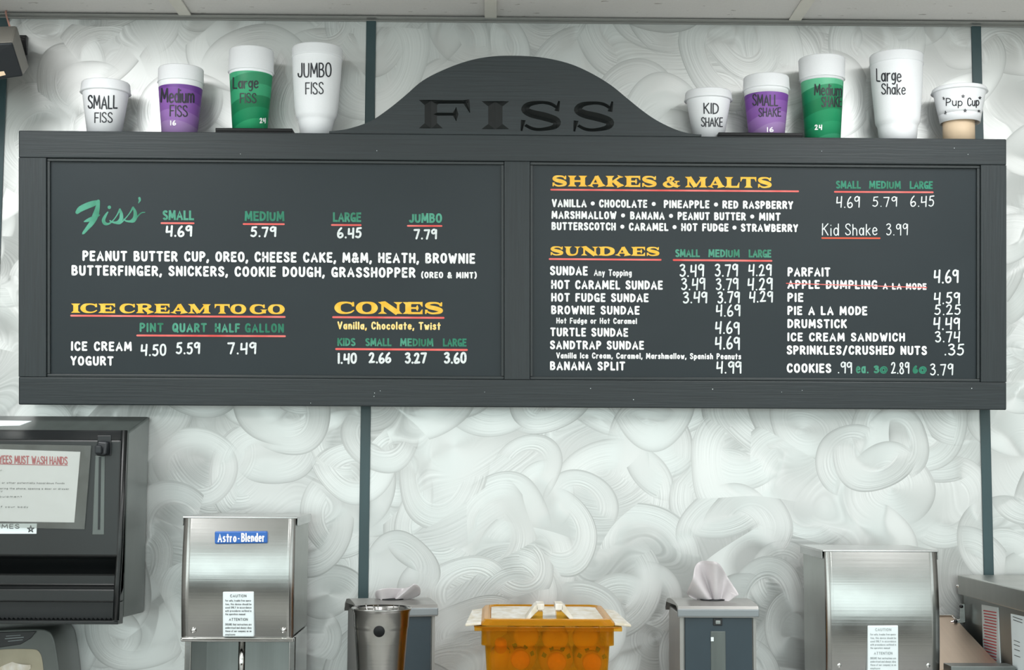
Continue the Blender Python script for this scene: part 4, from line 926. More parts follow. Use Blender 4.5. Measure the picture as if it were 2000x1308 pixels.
# ================================================================== SPEAKER
sp = thing('wall_speaker', at(0, 110, -0.06), 'grey and black wall speaker tilted down on its bracket in the upper left corner', 'speaker')
fr = [at(-118, 172, -0.20), at(46, 148, -0.20), at(25, 82, -0.24), at(-128, 90, -0.24)]
bk = [at(-112, 150, -0.07), at(57, 132, -0.07), at(33, 50, -0.11), at(-120, 56, -0.11)]
MB().hexa(fr, bk).build('shell', 'speaker_side', sp, bevel=0.004)
ctr = sum(fr, Vector())/4; fn = (fr[1]-fr[0]).cross(fr[3]-fr[0]).normalized()
if fn.y > 0: fn = -fn
g1 = [ctr+(p-ctr)*0.985+fn*0.0045 for p in fr]; g0 = [ctr+(p-ctr)*1.0-fn*0.001 for p in fr]
MB().hexa(g1, g0).build('grille', 'navy', sp, bevel=0.003, label='dark cloth grille')
e = [fr[0]+(fr[1]-fr[0])*u+(fr[3]-fr[0])*v+fn*0.006 for u, v in ((.62, .07), (.80, .10), (.775, .25), (.60, .22))]
MB().prism(e, [p-fn*0.002 for p in e]).build('badge', 'beige', sp)
b = MB(); b.prism([at(36, 71, -0.05), at(51, 75, -0.05), at(55, 108, -0.05), at(42, 108, -0.05)], [at(36, 71, -0.012), at(51, 75, -0.012), at(55, 108, -0.012), at(42, 108, -0.012)])
b.box(at(10, 130, -0.014), at(56, 72, 0.0)-Vector((0, 0.0005, 0))); b.build('bracket', 'black', sp, bevel=0.002)
MB().tube([at(14, 17, -0.012), at(11, 24, -0.03), at(14, 36, -0.06), at(19, 52, -0.10)], 0.0018).build('speaker_wire', 'pink', sp, label='thin pink wire')

# ================================================================== PAPER TOWEL DISPENSER
YF = -0.225
xl = at(-170, 1000, YF).x; xL = at(-160, 1000, 0).x
def rowpt(x, y, Y): return at(x, y, Y)
td = thing('paper_towel_dispenser', at(60, 1218, -0.1), 'large smoked black paper towel dispenser with side lever, on the wall at left', 'dispenser')
bx_r = at(286, 1000, -0.004).x; bt = at(286, 813, -0.004).z; bb = at(275, 1196, -0.004).z; ft = at(234, 842, YF).z; fb = at(222, 1217, YF+0.01).z
fxr = at(233, 1000, YF).x; fxl = fxr-0.40; bxl = fxl-0.03
# side silhouette swept: (front depth, height) profile
P_front = [(-0.185, at(0, 842, -0.185).z), (YF, at(0, 858, YF).z), (YF, at(0, 1085, YF).z), (YF+0.012, at(0, 1092, YF).z), (YF+0.045, at(0, 1120, YF+0.045).z), (YF+0.045, at(0, 1142, YF+0.045).z), (YF+0.01, at(0, 1150, YF).z), (YF+0.01, at(0, 1176, YF).z)]
# body shell: flared back box
zslot_top = at(0, 1176, YF+.01).z; zslot_bot = at(0, 1214, YF+.01).z
b = MB()
b.hexa([(fxl, YF+0.05, fb+0.006), (fxr, YF+0.05, fb+0.006), (fxr, YF+0.05, ft), (fxl, YF+0.05, ft)], [(bxl, -0.001, bb), (bx_r, -0.001, bb), (bx_r, -0.001, bt), (bxl, -0.001, bt)])
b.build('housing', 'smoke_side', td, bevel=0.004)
# front cover: profile extruded sideways
def extr(prof, x0, x1):
    return MB().prism([Vector((x0, y, z)) for y, z in prof], [Vector((x1, y, z)) for y, z in prof])
cov = [(YF+0.049, ft+0.004)]+P_front+[(YF+0.049, zslot_top)]
extr(cov, fxl, fxr).build('front_cover', 'smoke', td, bevel=0.003)
lip = [(YF+0.049, zslot_bot+0.002), (YF+0.012, zslot_bot+0.002), (YF+0.012, zslot_bot-0.004), (YF+0.049, zslot_bot-0.006)]
extr(lip, fxl, fxr).build('lower_lip', 'smoke', td, bevel=0.001)
MB().box((fxr-0.010, YF+0.012, zslot_bot+0.002), (fxr, YF+0.049, zslot_top)).build('slot_cheek', 'smoke', td)
b = MB()
n = 48
for i in range(n):
    x = fxl+0.01+(fxr-0.02-fxl)*i/n; w_ = (fxr-0.02-fxl)/n
    b.add([(x, YF+0.02, zslot_bot+0.003), (x+w_, YF+0.02, zslot_bot+0.003), (x+w_/2, YF+0.016, zslot_bot+0.0075)], [(0, 1, 2)])
b.build('tear_teeth', 'smoke', td, kind='stuff')
MB().box((fxl+0.002, YF+0.047, zslot_bot+0.002), (fxr-0.011, YF+0.0495, zslot_top)).build('slot_shade', 'black', td)  # black sheet added for the shade inside the slot
# rounded corner post along the right front edge
MB().tube([Vector((fxr-0.002, YF+0.006, fb+0.006)), Vector((fxr-0.002, YF+0.010, at(0, 1140, YF).z)), Vector((fxr+0.001, YF+0.006, at(0, 1080, YF).z)), Vector((fxr+0.003, YF+0.008, ft+0.002))], 0.006, 10).build('corner_edge', 'smoke', td)
# lever in its track
a = at(181, 1044, YF-.001); c_ = at(207, 850, YF-.001)
b = MB(); yy = YF-0.0015
tr0 = [at(186, 890, yy), at(205, 890, yy), at(203, 1044, yy), at(180, 1044, yy)]
MB().prism(tr0, [p+Vector((0, 0.004, 0)) for p in tr0]).build('lever_track', 'smoke_side', td, bevel=0.001)
gr = [at(193, 892, yy-.001), at(197, 892, yy-.001), at(195, 1034, yy-.001), at(191, 1034, yy-.001)]
MB().prism(gr, [p+Vector((0, 0.003, 0)) for p in gr]).build('track_groove', 'black', td)
q = [at(190, 890, yy), at(217, 890, yy), at(217, 850, yy), at(190, 850, yy)]
MB().prism(q, [p+Vector((0, 0.003, 0)) for p in q]).build('lever_plate', 'black', td, bevel=0.001)
q = [at(186, 889, yy-.022), at(207, 889, yy-.022), at(211, 862, yy-.018), at(189, 860, yy-.018)]
lv = MB().prism(q, [p+Vector((0, 0.021, 0)) for p in q]).build('lever', 'navy', td, bevel=0.004, segs=3)
q = [at(184, 887, yy-.030), at(198, 887, yy-.030), at(198, 869, yy-.030), at(184, 869, yy-.030)]
MB().prism(q, [p+Vector((0, 0.0075, 0)) for p in q]).build('lever_knob', 'navy', lv, bevel=0.0035, segs=3)
# light film strip along the top edge at far left
q = [at(-60, 833, YF+.03), at(40, 831, YF+.03), at(64, 822, YF+.045), at(-60, 820, YF+.045)]
q = [Vector((p.x, p.y-0.006, p.z)) for p in q]
MB().prism(q, [p+Vector((0, 0.002, -0.001)) for p in q]).build('top_tape', 'label', td)
# star sticker below the sign
q = [at(-90, 1042, YF-.0012), at(71, 1042, YF-.0012), at(72, 1022, YF-.0012), at(-90, 1022, YF-.0012)]
stk = MB().prism(q, [p+Vector((0, 0.001, 0)) for p in q]).build('sticker', 'label', td, bevel=0.0)
ink = Ink(lambda x, y, l: at(x, y, YF-.0014-l)); ink.text('TIMES', -14, 38, 1023, 1032, w=.16, sub=1)
p5 = [(60+7*math.sin(i*4*PI/5), 1033-7*math.cos(i*4*PI/5)) for i in range(5)]
for i in range(5): ink.stroke([(p5[i][0], p5[i][1], .8), (p5[(i+1) % 5][0], p5[(i+1) % 5][1], .8)])
ink.mb.build('sticker_print', 'ink', stk, fix=False)
# laminated sign
ys = YF-0.0022
sg = thing('hand_washing_sign', at(20, 950, ys), 'laminated white notice in red reading EMPLOYEES MUST WASH HANDS taped on the towel dispenser', 'sign')
q = [at(-150, 1016, ys), at(145, 1020, ys-.001), at(157, 882, ys-.001), at(-150, 872, ys)]
MB().prism(q, [p+Vector((0, 0.0006, 0)) for p in q]).build('paper_sheet', 'paper', sg)
def filmpt(u, v):
    L_ = at(-175+u*(178+175)-(1-v)*13*u, 0, ys); y_ = (864+6*u)*v+(1026+7*u)*(1-v); x_ = -175+u*(178+175)-(1-v)*13*u
    e_ = 0.0013+0.0012*math.sin(u*23+v*5)*(1 if (u > .93 or v < .06 or v > .95) else 0.15)
    return at(x_, y_, ys-.001-e_)
MB().grid(filmpt, 60, 14).build('laminate', 'film', sg)
ink = Ink(lambda x, y, l: at(x, y, ys-.0013-l))
ink.text('EMPLOYEES MUST WASH HANDS', -37, 132, 888, 904, w=.13, slope=.02); ink.bar(-37, 905, 132, 908.5, 1.2)
ink.mb.build('heading', 'red_ink', sg, fix=False, label='red heading')
ink = Ink(lambda x, y, l: at(x, y, ys-.0013-l))
for s2, x0, x1, y in (('Employees must wash hands for:', -120, 6, 919), ('when handling raw meat, poultry, fish or eggs or other potentially hazardous foods', -150, 126, 943), ('after going to the bathroom, touching or answering the phone, opening a door or drawer', -150, 135, 954),
        ('after clearing tables or money', -120, 5, 959.5), ('or touching supplies or equipment', -130, 43, 970), ('touching hair, or any part of your body', -130, 55, 990)):
    ink.text(s2, x0, x1, y-3.6, y, w=.16, slope=.008, gap=.3)
ink.mb.build('body_print', 'ink', sg, fix=False, kind='stuff')

# ================================================================== LOWER LEFT SOAP DISPENSER
so = thing('wipe_dispenser', at(30, 1300, -0.05), 'rounded grey dispenser with a tan window under the towel dispenser, lower left', 'dispenser')
def rr_outline(pts, Y): return [at(x, y, Y) for x, y in catmull(pts, n=4)]
o_f = [(-90, 1395), (-92, 1250), (-70, 1236), (0, 1230), (70, 1228), (92, 1231), (103, 1242), (110, 1268), (118, 1330), (121, 1395)]
fr = rr_outline(o_f, -0.12); cen = Vector((at(10, 1330, 0).x, 0, at(10, 1330, 0).z))
bk = [Vector((cen.x+(p.x-cen.x)*1.04, -0.001, cen.z+(p.z-cen.z)*1.03)) for p in fr]
MB().prism(fr, bk, True).build('shell', 'soap', so, bevel=0.004, segs=3)
o_w = [(-80, 1385), (-80, 1300), (-60, 1278), (0, 1268), (60, 1267), (76, 1272), (83, 1290), (86, 1330), (87, 1385)]
MB().prism(rr_outline(o_w, -0.1215), rr_outline(o_w, -0.115)).build('window', 'soap_window', so, bevel=0.001)
o_e = [(-40, 1262), (0, 1264), (40, 1258), (60, 1246), (70, 1234), (72, 1232), (0, 1234), (-40, 1236)]
MB().prism([at(x, y, -0.1225) for x, y in o_e], [at(x, y, -0.115) for x, y in o_e]).build('emblem_plate', 'black', so, bevel=0.001)
ink = Ink(lambda x, y, l: at(x, y, -.123-l)); ink.bar(10, 1247, 46, 1244, 1.4); ink.bar(16, 1252, 44, 1249, 1.2); ink.bar(12, 1242, 40, 1240, 1.0); ink.mb.build('emblem_print', 'ink_faint', so, fix=False)
b = MB(); b.grid(lambda u, v: at(-40+u*100, 1292+v*30-6*math.sin(u*5), -0.123-0.003*math.sin(u*9+v*4)), 20, 8); b.build('tissue_end', 'frost', so)

# ================================================================== COUNTER
CZ = 1.08
ct = thing('back_counter', (0.3, -0.4, 0), 'stainless steel back counter along the wall under the machines', 'counter')
MB().box((-1.6, -0.78, CZ-0.04), (2.4, -0.03, CZ)).build('countertop', 'counter', ct, bevel=0.004)
MB().box((-1.58, -0.74, 0.0), (2.38, -0.035, CZ-0.04)).build('cabinet_body', 'steel_dark', ct, bevel=0.004)

# ================================================================== SPINDLE MIXERS
def mixer(X0, X1, ytop, ybot, Yf, depth, badge, lab, plate, screws, faint, skew):
    """sheet steel milkshake machine: head box, lid with flange, open column, spindle"""
    a = at(X0, ytop, Yf); c = at(X1, ytop, Yf); z1 = a.z; z0 = at((X0+X1)/2, ybot, Yf).z
    x0, x1 = a.x, c.x; xm = (x0+x1)/2; Yb = Yf+depth
    t = thing('milkshake_mixer', (xm, (Yf+Yb)/2, CZ), lab, 'mixer', 'steel milkshake mixers on the counter')
    # bulged front skin
    nx, nz = 14, 22
    def skin(u, v):
        i = round(u*(nx+2)); uu = min(max((i-1)/nx, 0), 1)
        bul = (0.0100+0.001*math.sin(PI*uu))*math.sin(PI*v)
        if i == 0 or i == nx+2: return Vector((x0+(x1-x0)*uu, Yf+0.0012, z0+(z1-z0)*v))
        return Vector((x0+(x1-x0)*uu, Yf-bul, z0+(z1-z0)*v))
    b = MB(); b.grid(skin, nx+2, nz); b.build('front_skin', 'steel', t, fix=True)
    MB().box((x0+0.001, Yf+0.0012, z0+0.002), (x1-0.001, Yb, z1-0.002)).build('head_box', 'steel_side', t, bevel=0.002)
    b = MB(); dy = 0.004
    b.box((x0-0.003, Yf-0.001, z1-0.001), (x1+0.003, Yb+dy, z1+0.002)); b.box((x0-0.004, Yf+0.004, z1-0.014), (x0-0.002, Yb+dy, z1)); b.box((x1+0.002, Yf+0.004, z1-0.014), (x1+0.004, Yb+dy, z1))
    b.build('lid', 'steel', t, bevel=0.0008)
    MB().box((x0-0.001, Yf-0.004, z0-0.008), (x1+0.001, Yf+0.01, z0)).build('lower_hem', 'chrome', t, bevel=0.003, segs=3)
    # column and feet
    zb = CZ+0.02
    MB().box((x0+0.012, Yb-0.02, zb), (x1-0.012, Yb, z0)).build('back_panel', 'steel_dark', t)
    for xa, xb in ((x0, x0+0.012), (x1-0.012, x1)):
        MB().box((xa, Yf+0.03, zb), (xb, Yb, z0-0.0005)).build('side_flange', 'steel', t, bevel=0.002)
    MB().box((x0-0.004, Yf-0.02, CZ), (x1+0.004, Yb, CZ+0.02)).build('base', 'steel_side', t, bevel=0.004)
    MB().tube([Vector((xm, Yf+0.05, z0)), Vector((xm, Yf+0.05, zb+0.05))], 0.0062, 14).build('spindle', 'chrome', t)
    MB().lathe([(0.0005, 0), (0.016, 0.001), (0.018, 0.004), (0.0005, 0.006)], (xm, Yf+0.05, zb+0.052), 20).build('agitator', 'chrome', t)
    for (sx, sy) in screws:
        p = at(sx, sy, Yf-0.002)
        M4 = Matrix.Translation(p) @ Matrix.Rotation(PI/2, 4, 'X')
        MB().lathe([(0.0005, 0.0045), (0.003, 0.004), (0.0048, 0.002), (0.0056, 0.0), (0.0056, -0.004)], (0, 0, 0), 20, M4).build('screw', 'chrome', t)
    yl = Yf-0.0125
    if badge:
        q = [at(419, 1062, yl), at(522, 1060.5, yl), at(522, 1037, yl), at(419, 1037.5, yl)]
        bd = MB().prism(q, [p+Vector((0, 0.011, 0)) for p in q]).build('badge', 'blue', t, bevel=0.0022, segs=2, label='blue badge in white slab letters reading Astro-Blender')
        ink = Ink(lambda x, y, l: at(x, y, yl-0.0006-l))
        ink.text('Astro', 425, 462, 1041.5, 1058.5, w=.16, jit=0, gap=.34, cap='square'); ink.text('-', 464.5, 468, 1047, 1055, w=.3); ink.text('Blender', 471, 517.5, 1040.5, 1058, w=.155, jit=0, gap=.34, cap='square')
        ink.mb.build('badge_lettering', 'print_white', bd, fix=False)
    x_0, y_0, x_1, y_1 = plate; yl = Yf-0.0130
    q = [at(x_0, y_1, yl), at(x_1, y_1, yl), at(x_1-.5, y_0, yl), at(x_0, y_0+.5, yl)]
    lb = MB().prism(q, [p+Vector((0, 0.0115, 0)) for p in q]).build('caution_label', 'label', t, bevel=0.0015)
    W_ = x_1-x_0; Hh = 92
    ink = Ink(lambda x, y, l: at(x, y, yl-0.0004-l))
    lines = [('CAUTION', .24, .76, 11, 5.5, .15), ('For safe, trouble free opera-', .08, .92, 19.5, 4, .14), ('tion, this device should be', .08, .92, 26.5, 4, .14), ('used ONLY in accordance', .08, .92, 33, 4, .14), ('with procedures outlined in', .08, .92, 39.5, 4, .14), ('the operators manual', .08, .72, 46, 4, .14),
             ('ATTENTION', .2, .8, 57, 5.5, .15), ('ENSURE that instructions are', .08, .92, 66, 4, .14), ('understood and always obey', .08, .92, 72.5, 4, .14), ('these of our company as an', .08, .92, 79, 4, .14), ('employee', .08, .4, 85.5, 4, .14)]
    for s2, u0, u1, yb2, h2, ww in lines:
        if y_0+yb2 > y_1-1: continue
        ink.text(s2, x_0+W_*u0, x_0+W_*u1, y_0+yb2-h2, y_0+yb2, w=ww, gap=.32)
    ink.mb.build('label_print', 'ink_faint' if faint else 'ink', lb, fix=False)
    return t
mixer(360, 577.5, 1010.5, 1244, -0.26, 0.195, True, 'steel milkshake mixer with a blue badge, standing left on the counter', (435, 1155, 496, 1243), ((378, 1230), (554, 1230)), False, 0)
mixer(1610, 1829, 1076, 1345, -0.30, 0.185, False, 'steel milkshake mixer without badge at right, faded caution label low on its front', (1695, 1221, 1755, 1316), ((1638.5, 1298), (1812, 1298)), True, 0)

# ================================================================== NAPKIN DISPENSERS
def napkin_dispenser(xf0, xf1, ytop, ylow, Yf, depth, rot, lab, detail):
    a = at(xf0, ytop, Yf); c = at(xf1, ytop, Yf); w = (c.x-a.x); xm = (a.x+c.x)/2; z1 = a.z; zl_ = at(xm, ylow, Yf).z
    zl_ = z1-(at(xf0, ytop, Yf).z-at(xf0, ylow, Yf).z)
    t = thing('napkin_dispenser', (xm, Yf+depth/2, CZ), lab, 'napkin dispenser', 'napkin dispensers on the counter')
    L0 = Vector((xm, Yf+depth/2, CZ)); h = z1-CZ; hl = zl_-CZ
    def loc(x, y, z): return L0+Vector((x, y, z))
    hw = w/2; hd = depth/2
    def bx(x0, y0, z0, x1, y1, z1_): return MB().box(loc(x0, y0, z0), loc(x1, y1, z1_))
    bx(-hw+0.006, -hd+0.012, 0, hw-0.006, hd-0.004, hl+0.004).build('body', 'lidgrey', t, bevel=0.002)
    bx(-hw+0.013, -hd+0.006, 0.01, hw-0.011, -hd+0.013, hl+0.003).build('front_plate', 'disp', t, bevel=0.001)
    bx(hw-0.009, -hd+0.006, 0.0, hw-0.004, -hd+0.014, hl+0.003).build('front_edge', 'lidgrey', t)
    bx(-hw+0.004, -hd+0.006, 0.0, -hw+0.010, -hd+0.014, hl+0.003).build('front_edge', 'lidgrey', t)
    # curved lid: front lip + roof curling to the back
    prof = [(-hd, hl), (-hd, h-0.001), (-hd+0.004, h+0.004), (-hd+0.03, h+0.0065), (-hd+0.075, h+0.0085), (hd-0.07, h+0.008), (hd-0.03, h+0.004), (hd-0.005, h-0.006), (hd, h-0.02), (hd, hl), (hd-0.004, hl), (hd-0.006, h-0.02), (hd-0.02, h-0.004), (-hd+0.03, h+0.002), (-hd+0.006, h-0.004), (-hd+0.005, hl)]
    MB().prism([loc(-hw, y, z) for y, z in prof], [loc(hw, y, z) for y, z in prof]).build('lid', 'lidgrey', t, bevel=0.002)
    bx(-hw-0.0008, -hd-0.0012, hl+0.001, hw+0.0008, -hd+0.004, h-0.001).build('lid_front', 'lidfront', t, bevel=0.002)
    MB().lathe([(0.0005, 0), (0.014, 0), (0.014, 0.002), (0.0005, 0.002)], (0, 0, 0), 20, Matrix.Translation(loc(0.0, -hd+0.07, h+0.008)) @ Matrix.Scale(1.6, 4, (1, 0, 0))).build('tissue_opening', 'black', t)
    if detail:
        bx(-0.0085, -hd+0.0035, hl-0.014, 0.0075, -hd+0.007, hl-0.002).build('latch_plate', 'black', t, bevel=0.001)
        bx(-0.005, -hd+0.001, hl-0.0115, 0.004, -hd+0.005, hl-0.005).build('latch_button', 'steel_dark', t, bevel=0.001)
        bx(-0.013, -hd+0.0045, 0.03, 0.013, -hd+0.008, hl-0.024).build('sight_window', 'smoke_side', t, bevel=0.001)
        bx(-0.0128, -hd+0.0035, hl-0.041, -0.008, -hd+0.005, hl-0.034).build('price_tag', 'label', t)
    t.rotation_euler = (0, 0, rot)
    return t, L0, h, hd
nd1, L1, h1, hd1 = napkin_dispenser(674, 836, 1186, 1204, -0.285, 0.175, 0.0, 'slate grey napkin dispenser at left, partly hidden by the steel cup', False)
nd1.rotation_euler = (0, 0, math.radians(12)); 
nd2, L2, h2, hd2 = napkin_dispenser(1324, 1482, 1187.5, 1205.5, -0.30, 0.19, 0.0, 'slate grey napkin dispenser right of the amber pan with a tall tissue', True)
def napkin(name, outline, base, Y, lab, folds, tilt):
    """paper napkin pulled from the slot: a pleated fan from a pinched base; outline in pixels, left to right"""
    o = catmull(outline, n=5); n = len(o)-1; m = 14
    B = at(base[0], base[1], Y)
    def fn(u, v):
        i = u*n; k = min(int(i), n-1); f = i-k
        x = o[k][0]+(o[k+1][0]-o[k][0])*f; y = o[k][1]+(o[k+1][1]-o[k][1])*f
        p = at(x, y, Y); q = B+(p-B)*v
        r = (p-B).length*v
        off = math.sin(u*folds*2*PI+0.6)*0.017*(0.35+0.65*v)*min(1, v*3)+tilt*math.sin(u*PI)*v*v
        q.x += 0.0025*math.cos(u*folds*2*PI)*(1-v)
        q.y += off
        q.x += 0.012*(u-.5)*(1-v)*1.4
        return q
    t = thing(name, B, lab, 'napkin', 'napkins pulled from the dispensers')
    MB().grid(fn, n, m).build('napkin_sheet', 'tissue', t, solid=0.0004)
    return t
Yn2 = L2.y-hd2+0.07
nz2 = L2.z+h2+0.008
pz = [1184]
napkin('napkin', [(1349, 1166), (1343, 1156), (1349, 1130), (1355, 1108), (1368, 1097), (1382, 1094), (1398, 1097), (1415, 1116), (1428, 1138), (1438, 1159), (1424, 1155), (1410, 1162), (1402, 1176)], (1401, 1186), Yn2, 'white napkin fanned tall out of the right dispenser', 3.5, -0.012)
Yn1 = L1.y-hd1+0.07
napkin('napkin', [(741, 1180), (732, 1166), (734, 1155), (742, 1149), (757, 1147), (780, 1149), (790, 1149), (802, 1143), (811, 1138), (820, 1146), (819, 1162), (800, 1171), (776, 1180)], (756, 1184), Yn1, 'grey white napkin folded low out of the left dispenser behind the steel cup', 2.5, -0.006)

# ================================================================== STEEL CUP WITH A HOLE
YM = -0.46; cc = at(745, 1187, YM); sm_ = (at(795, 900, YM)-at(695, 900, YM)).x/100
mc = thing('steel_cup', (cc.x, YM, CZ), 'tall stainless steel cup with a dark round hole, in front of the left napkin dispenser', 'cup')
H_ = cc.z-CZ
prof = [(0.0005, 0.002), (33*sm_, 0.0), (34*sm_, 0.004), (51.5*sm_, H_-0.034), (52.5*sm_, H_-0.031), (53*sm_, H_-0.028), (55*sm_, H_-0.006), (57.5*sm_, H_-0.002), (58.5*sm_, H_), (57.5*sm_, H_+0.0012), (54.5*sm_, H_-0.003), (52*sm_, H_-0.03), (33*sm_, 0.006), (0.0005, 0.005)]
MB().lathe(prof, (cc.x, YM, CZ), 64).build('cup_wall', 'steel', mc)
hz = at(745, 1227, YM).z-CZ; rh = 51*sm_
th = math.atan(17*sm_/(H_-0.038))
M4 = Matrix.Translation((cc.x, YM-rh-0.0012, CZ+hz)) @ Matrix.Rotation(PI/2+th, 4, 'X')
MB().lathe([(0.0005, 0.001), (0.0086, 0.0008), (0.0092, 0), (0.0092, -0.003)], (0, 0, 0), 28, M4).build('hole_plug', 'tray', mc, label='dark round hole')
b = MB()
rr = random.Random(3)
for i in range(7):
    x = cc.x+rr.uniform(-.028, .028); b.tube([Vector((x*.4+cc.x*.6, YM+.01, CZ+H_-0.06)), Vector((x, YM+0.02, CZ+H_+0.0005+rr.uniform(-.002, .006)))], 0.0011, 6)
b.build('whisk_wires', 'chrome', mc, label='thin wire tips standing in the cup')

# ================================================================== AMBER PAN WITH BOTTLES
YP = -0.47; DP = 0.27
pa = thing('food_pan', at(1072, 1290, YP+DP/2)*1.0, 'amber plastic food pan with notched lid holding yellow bottles', 'food pan')
def pframe(x0, x1, y, Yf): return at(x0, y, Yf), at(x1, y, Yf)
zr = at(1072, 1224, YP).z; zs_ = at(1072, 1262, YP).z; zbot = CZ+0.001
ux0, ux1 = at(941, 1240, YP).x, at(1200, 1240, YP).x; lx0, lx1 = at(948, 1270, YP).x, at(1192, 1270, YP).x
bx0, bx1 = at(955, 1308, YP).x+0.006, at(1185, 1308, YP).x-0.006
def ring(x0, x1, y0, y1, z, r=0.02, k=5):
    out = []
    for cx, cy, a0 in ((x1-r, y0+r, -PI/2), (x1-r, y1-r, 0), (x0+r, y1-r, PI/2), (x0+r, y0+r, PI)):
        for i in range(k+1):
            a = a0+PI/2*i/k; out.append(Vector((cx+r*math.cos(a), cy+r*math.sin(a), z)))
    return out
def loft(rings, closed_bottom=True):
    b = MB(); n = len(rings[0]); vs = [v for r in rings for v in r]; fs = []
    for j in range(len(rings)-1):
        for i in range(n): k = (i+1) % n; fs.append((j*n+i, j*n+k, (j+1)*n+k, (j+1)*n+i))
    if closed_bottom: fs.append(tuple(range(n))[::-1])
    return b.add(vs, fs, False)
w = loft([ring(bx0, bx1, YP+.014, YP+DP-.014, zbot), ring(lx0, lx1, YP+.006, YP+DP-.006, zs_), ring(ux0, ux1, YP, YP+DP, zs_+0.001), ring(ux0, ux1, YP, YP+DP, zr-0.002), ring(ux0-.012, ux1+.012, YP-.008, YP+DP+.008, zr-0.001), ring(ux0-.012, ux1+.012, YP-.008, YP+DP+.008, zr)])
w.build('pan_wall', 'amber', pa, solid=0.0022)
MB().box((ux0-.012, YP-.009, zr-0.006), (ux1+.012, YP-.006, zr+0.001)).build('rim_lip', 'amber', pa, bevel=0.001)
# lid
lz = zr+0.0025
lid = loft([ring(ux0-.004, ux1+.004, YP-.004, YP+DP+.004, lz), ring(ux0+.004, ux1-.004, YP+.002, YP+DP-.002, lz+0.008), ring(ux0+.010, ux1-.010, YP+.008, YP+DP-.008, lz+0.009), ring(ux0+.014, ux1-.014, YP+.012, YP+DP-.012, lz+0.005)])
lid_o = lid.build('lid', 'amber_lid', pa, solid=0.002)
fl = ring(ux0+.015, ux1-.015, YP+.013, YP+DP-.013, lz+0.006)
MB().prism([v for v in fl], [v+Vector((0, 0, 0.0012)) for v in fl]).build('lid_face', 'frost', pa, label='scuffed pale lid top')
for s2, xe in ((-1, ux0), (1, ux1)):
    MB().hexa([(xe+s2*.001, YP+.002, lz), (xe+s2*.027, YP-.002, lz-0.002), (xe+s2*.027, YP-.002, lz+0.002), (xe+s2*.001, YP+.002, lz+0.004)], [(xe+s2*.001, YP+DP-.02, lz), (xe+s2*.019, YP+DP-.05, lz), (xe+s2*.019, YP+DP-.05, lz+.004), (xe+s2*.001, YP+DP-.02, lz+0.004)]).build('lid_ear', 'frost', pa, bevel=0.001)
xm = (at(1066, 1190, YP).x+at(1082, 1190, YP).x)/2+.001
for s2 in (-1, 1):
    z0_, z1_ = lz+0.006, at(1070, 1176, YP+.06).z
    prof = [(0.009, z0_), (0.009, z1_-0.010), (0.010, z1_), (0.022, z1_), (0.040, z0_)]
    pin = [(0.0115, z0_), (0.0115, z1_-0.013), (0.021, z1_-0.013), (0.034, z0_)]
    y0_, y1_ = YP+.030, YP+.085
    MB().prism([Vector((xm+s2*x, y0_+.004, z)) for x, z in pin], [Vector((xm+s2*x, y1_-.004, z)) for x, z in pin]).build('grip_web', 'amber', lid_o)
    bands = [[(.009, z0_), (.009, z1_), (.0125, z1_), (.0125, z0_)], [(.009, z1_-.0), (.022, z1_), (.022, z1_-.010), (.009, z1_-.010)], [(.020, z1_), (.026, z1_-.004), (.041, z0_), (.034, z0_), (.019, z1_-.011)]]
    for q in bands[1:]: MB().prism([Vector((xm+s2*x, y0_, z)) for x, z in q], [Vector((xm+s2*x, y1_, z)) for x, z in q]).build('grip_band', 'frost', lid_o, bevel=0.001)
# bottles in the pan: lying, neck to the viewer
def bottle(px, py, Y, r, L, pitch, yaw, lab, capped=True):
    p = at(px, py, Y)
    t = thing('sauce_bottle', p, lab, 'bottle', 'yellow bottles in the amber pan')
    R4 = Matrix.Translation(p) @ Matrix.Rotation(yaw, 4, 'Z') @ Matrix.Rotation(PI/2+pitch, 4, 'X')   # local +z points to the viewer
    prof = [(0.0005, -L), (r*.9, -L), (r, -L+.006), (r, -0.035), (r*.96, -.026), (r*.8, -.015), (r*.56, -.008), (r*.5, -.003), (0.0005, -.002)] if capped else [(0.0005, -L), (r*.9, -L), (r, -L+.006), (r, -0.012), (r*.95, -.004), (r*.8, 0.0), (r*.5, -.002), (0.0005, -.003)]
    MB().lathe(prof, (0, 0, 0), 32, R4).build('bottle_body', 'bottle', t)
    if capped:
        MB().lathe([(r*.54, -.008), (r*.54, .010), (r*.48, .0135), (0.0005, .0145)], (0, 0, 0), 24, R4).build('bottle_cap', 'cap', t)
        for i, a in enumerate((-70, -28, 22, 66)):
            aa = math.radians(a)+PI/2
            vs = []
            for (dr, da) in ((.66, -.17), (.66, .17), (.86, .15), (.86, -.15)):
                rr_ = r*dr; zz = {.66: -.0100, .86: -.0170}[dr]
                vs.append(R4 @ Vector((rr_*math.cos(aa+da), -rr_*math.sin(aa+da)*-1, zz+.0012)))
            MB().add(vs, [(0, 1, 2, 3)]).build('label_mark', 'leafprint', t, solid=0.0004)
        vs = []; n = 10
        for i in range(n+1):
            aa = PI/2+math.radians(-34+68*i/n)
            for dr, zz in ((.58, -.0078), (.65, -.0100)): vs.append(R4 @ Vector((r*dr*math.cos(aa), r*dr*math.sin(aa), zz+.0012)))
        MB().add(vs, [(2*i, 2*i+1, 2*i+3, 2*i+2) for i in range(n)]).build('label_mark', 'brownprint', t, solid=0.0004)
    return t
YB = YP+0.045
bottle(1016, 1287, YB, .0295, .13, 0.03, 0.05, 'yellow bottle lying cap outward, leftmost of the three full caps in the pan')
bottle(1087, 1292, YB, .0295, .13, 0.03, 0.0, 'yellow bottle lying cap outward in the middle of the pan')
bottle(1156, 1293, YB, .0295, .13, 0.03, -0.03, 'yellow bottle lying cap outward at the right of the pan')
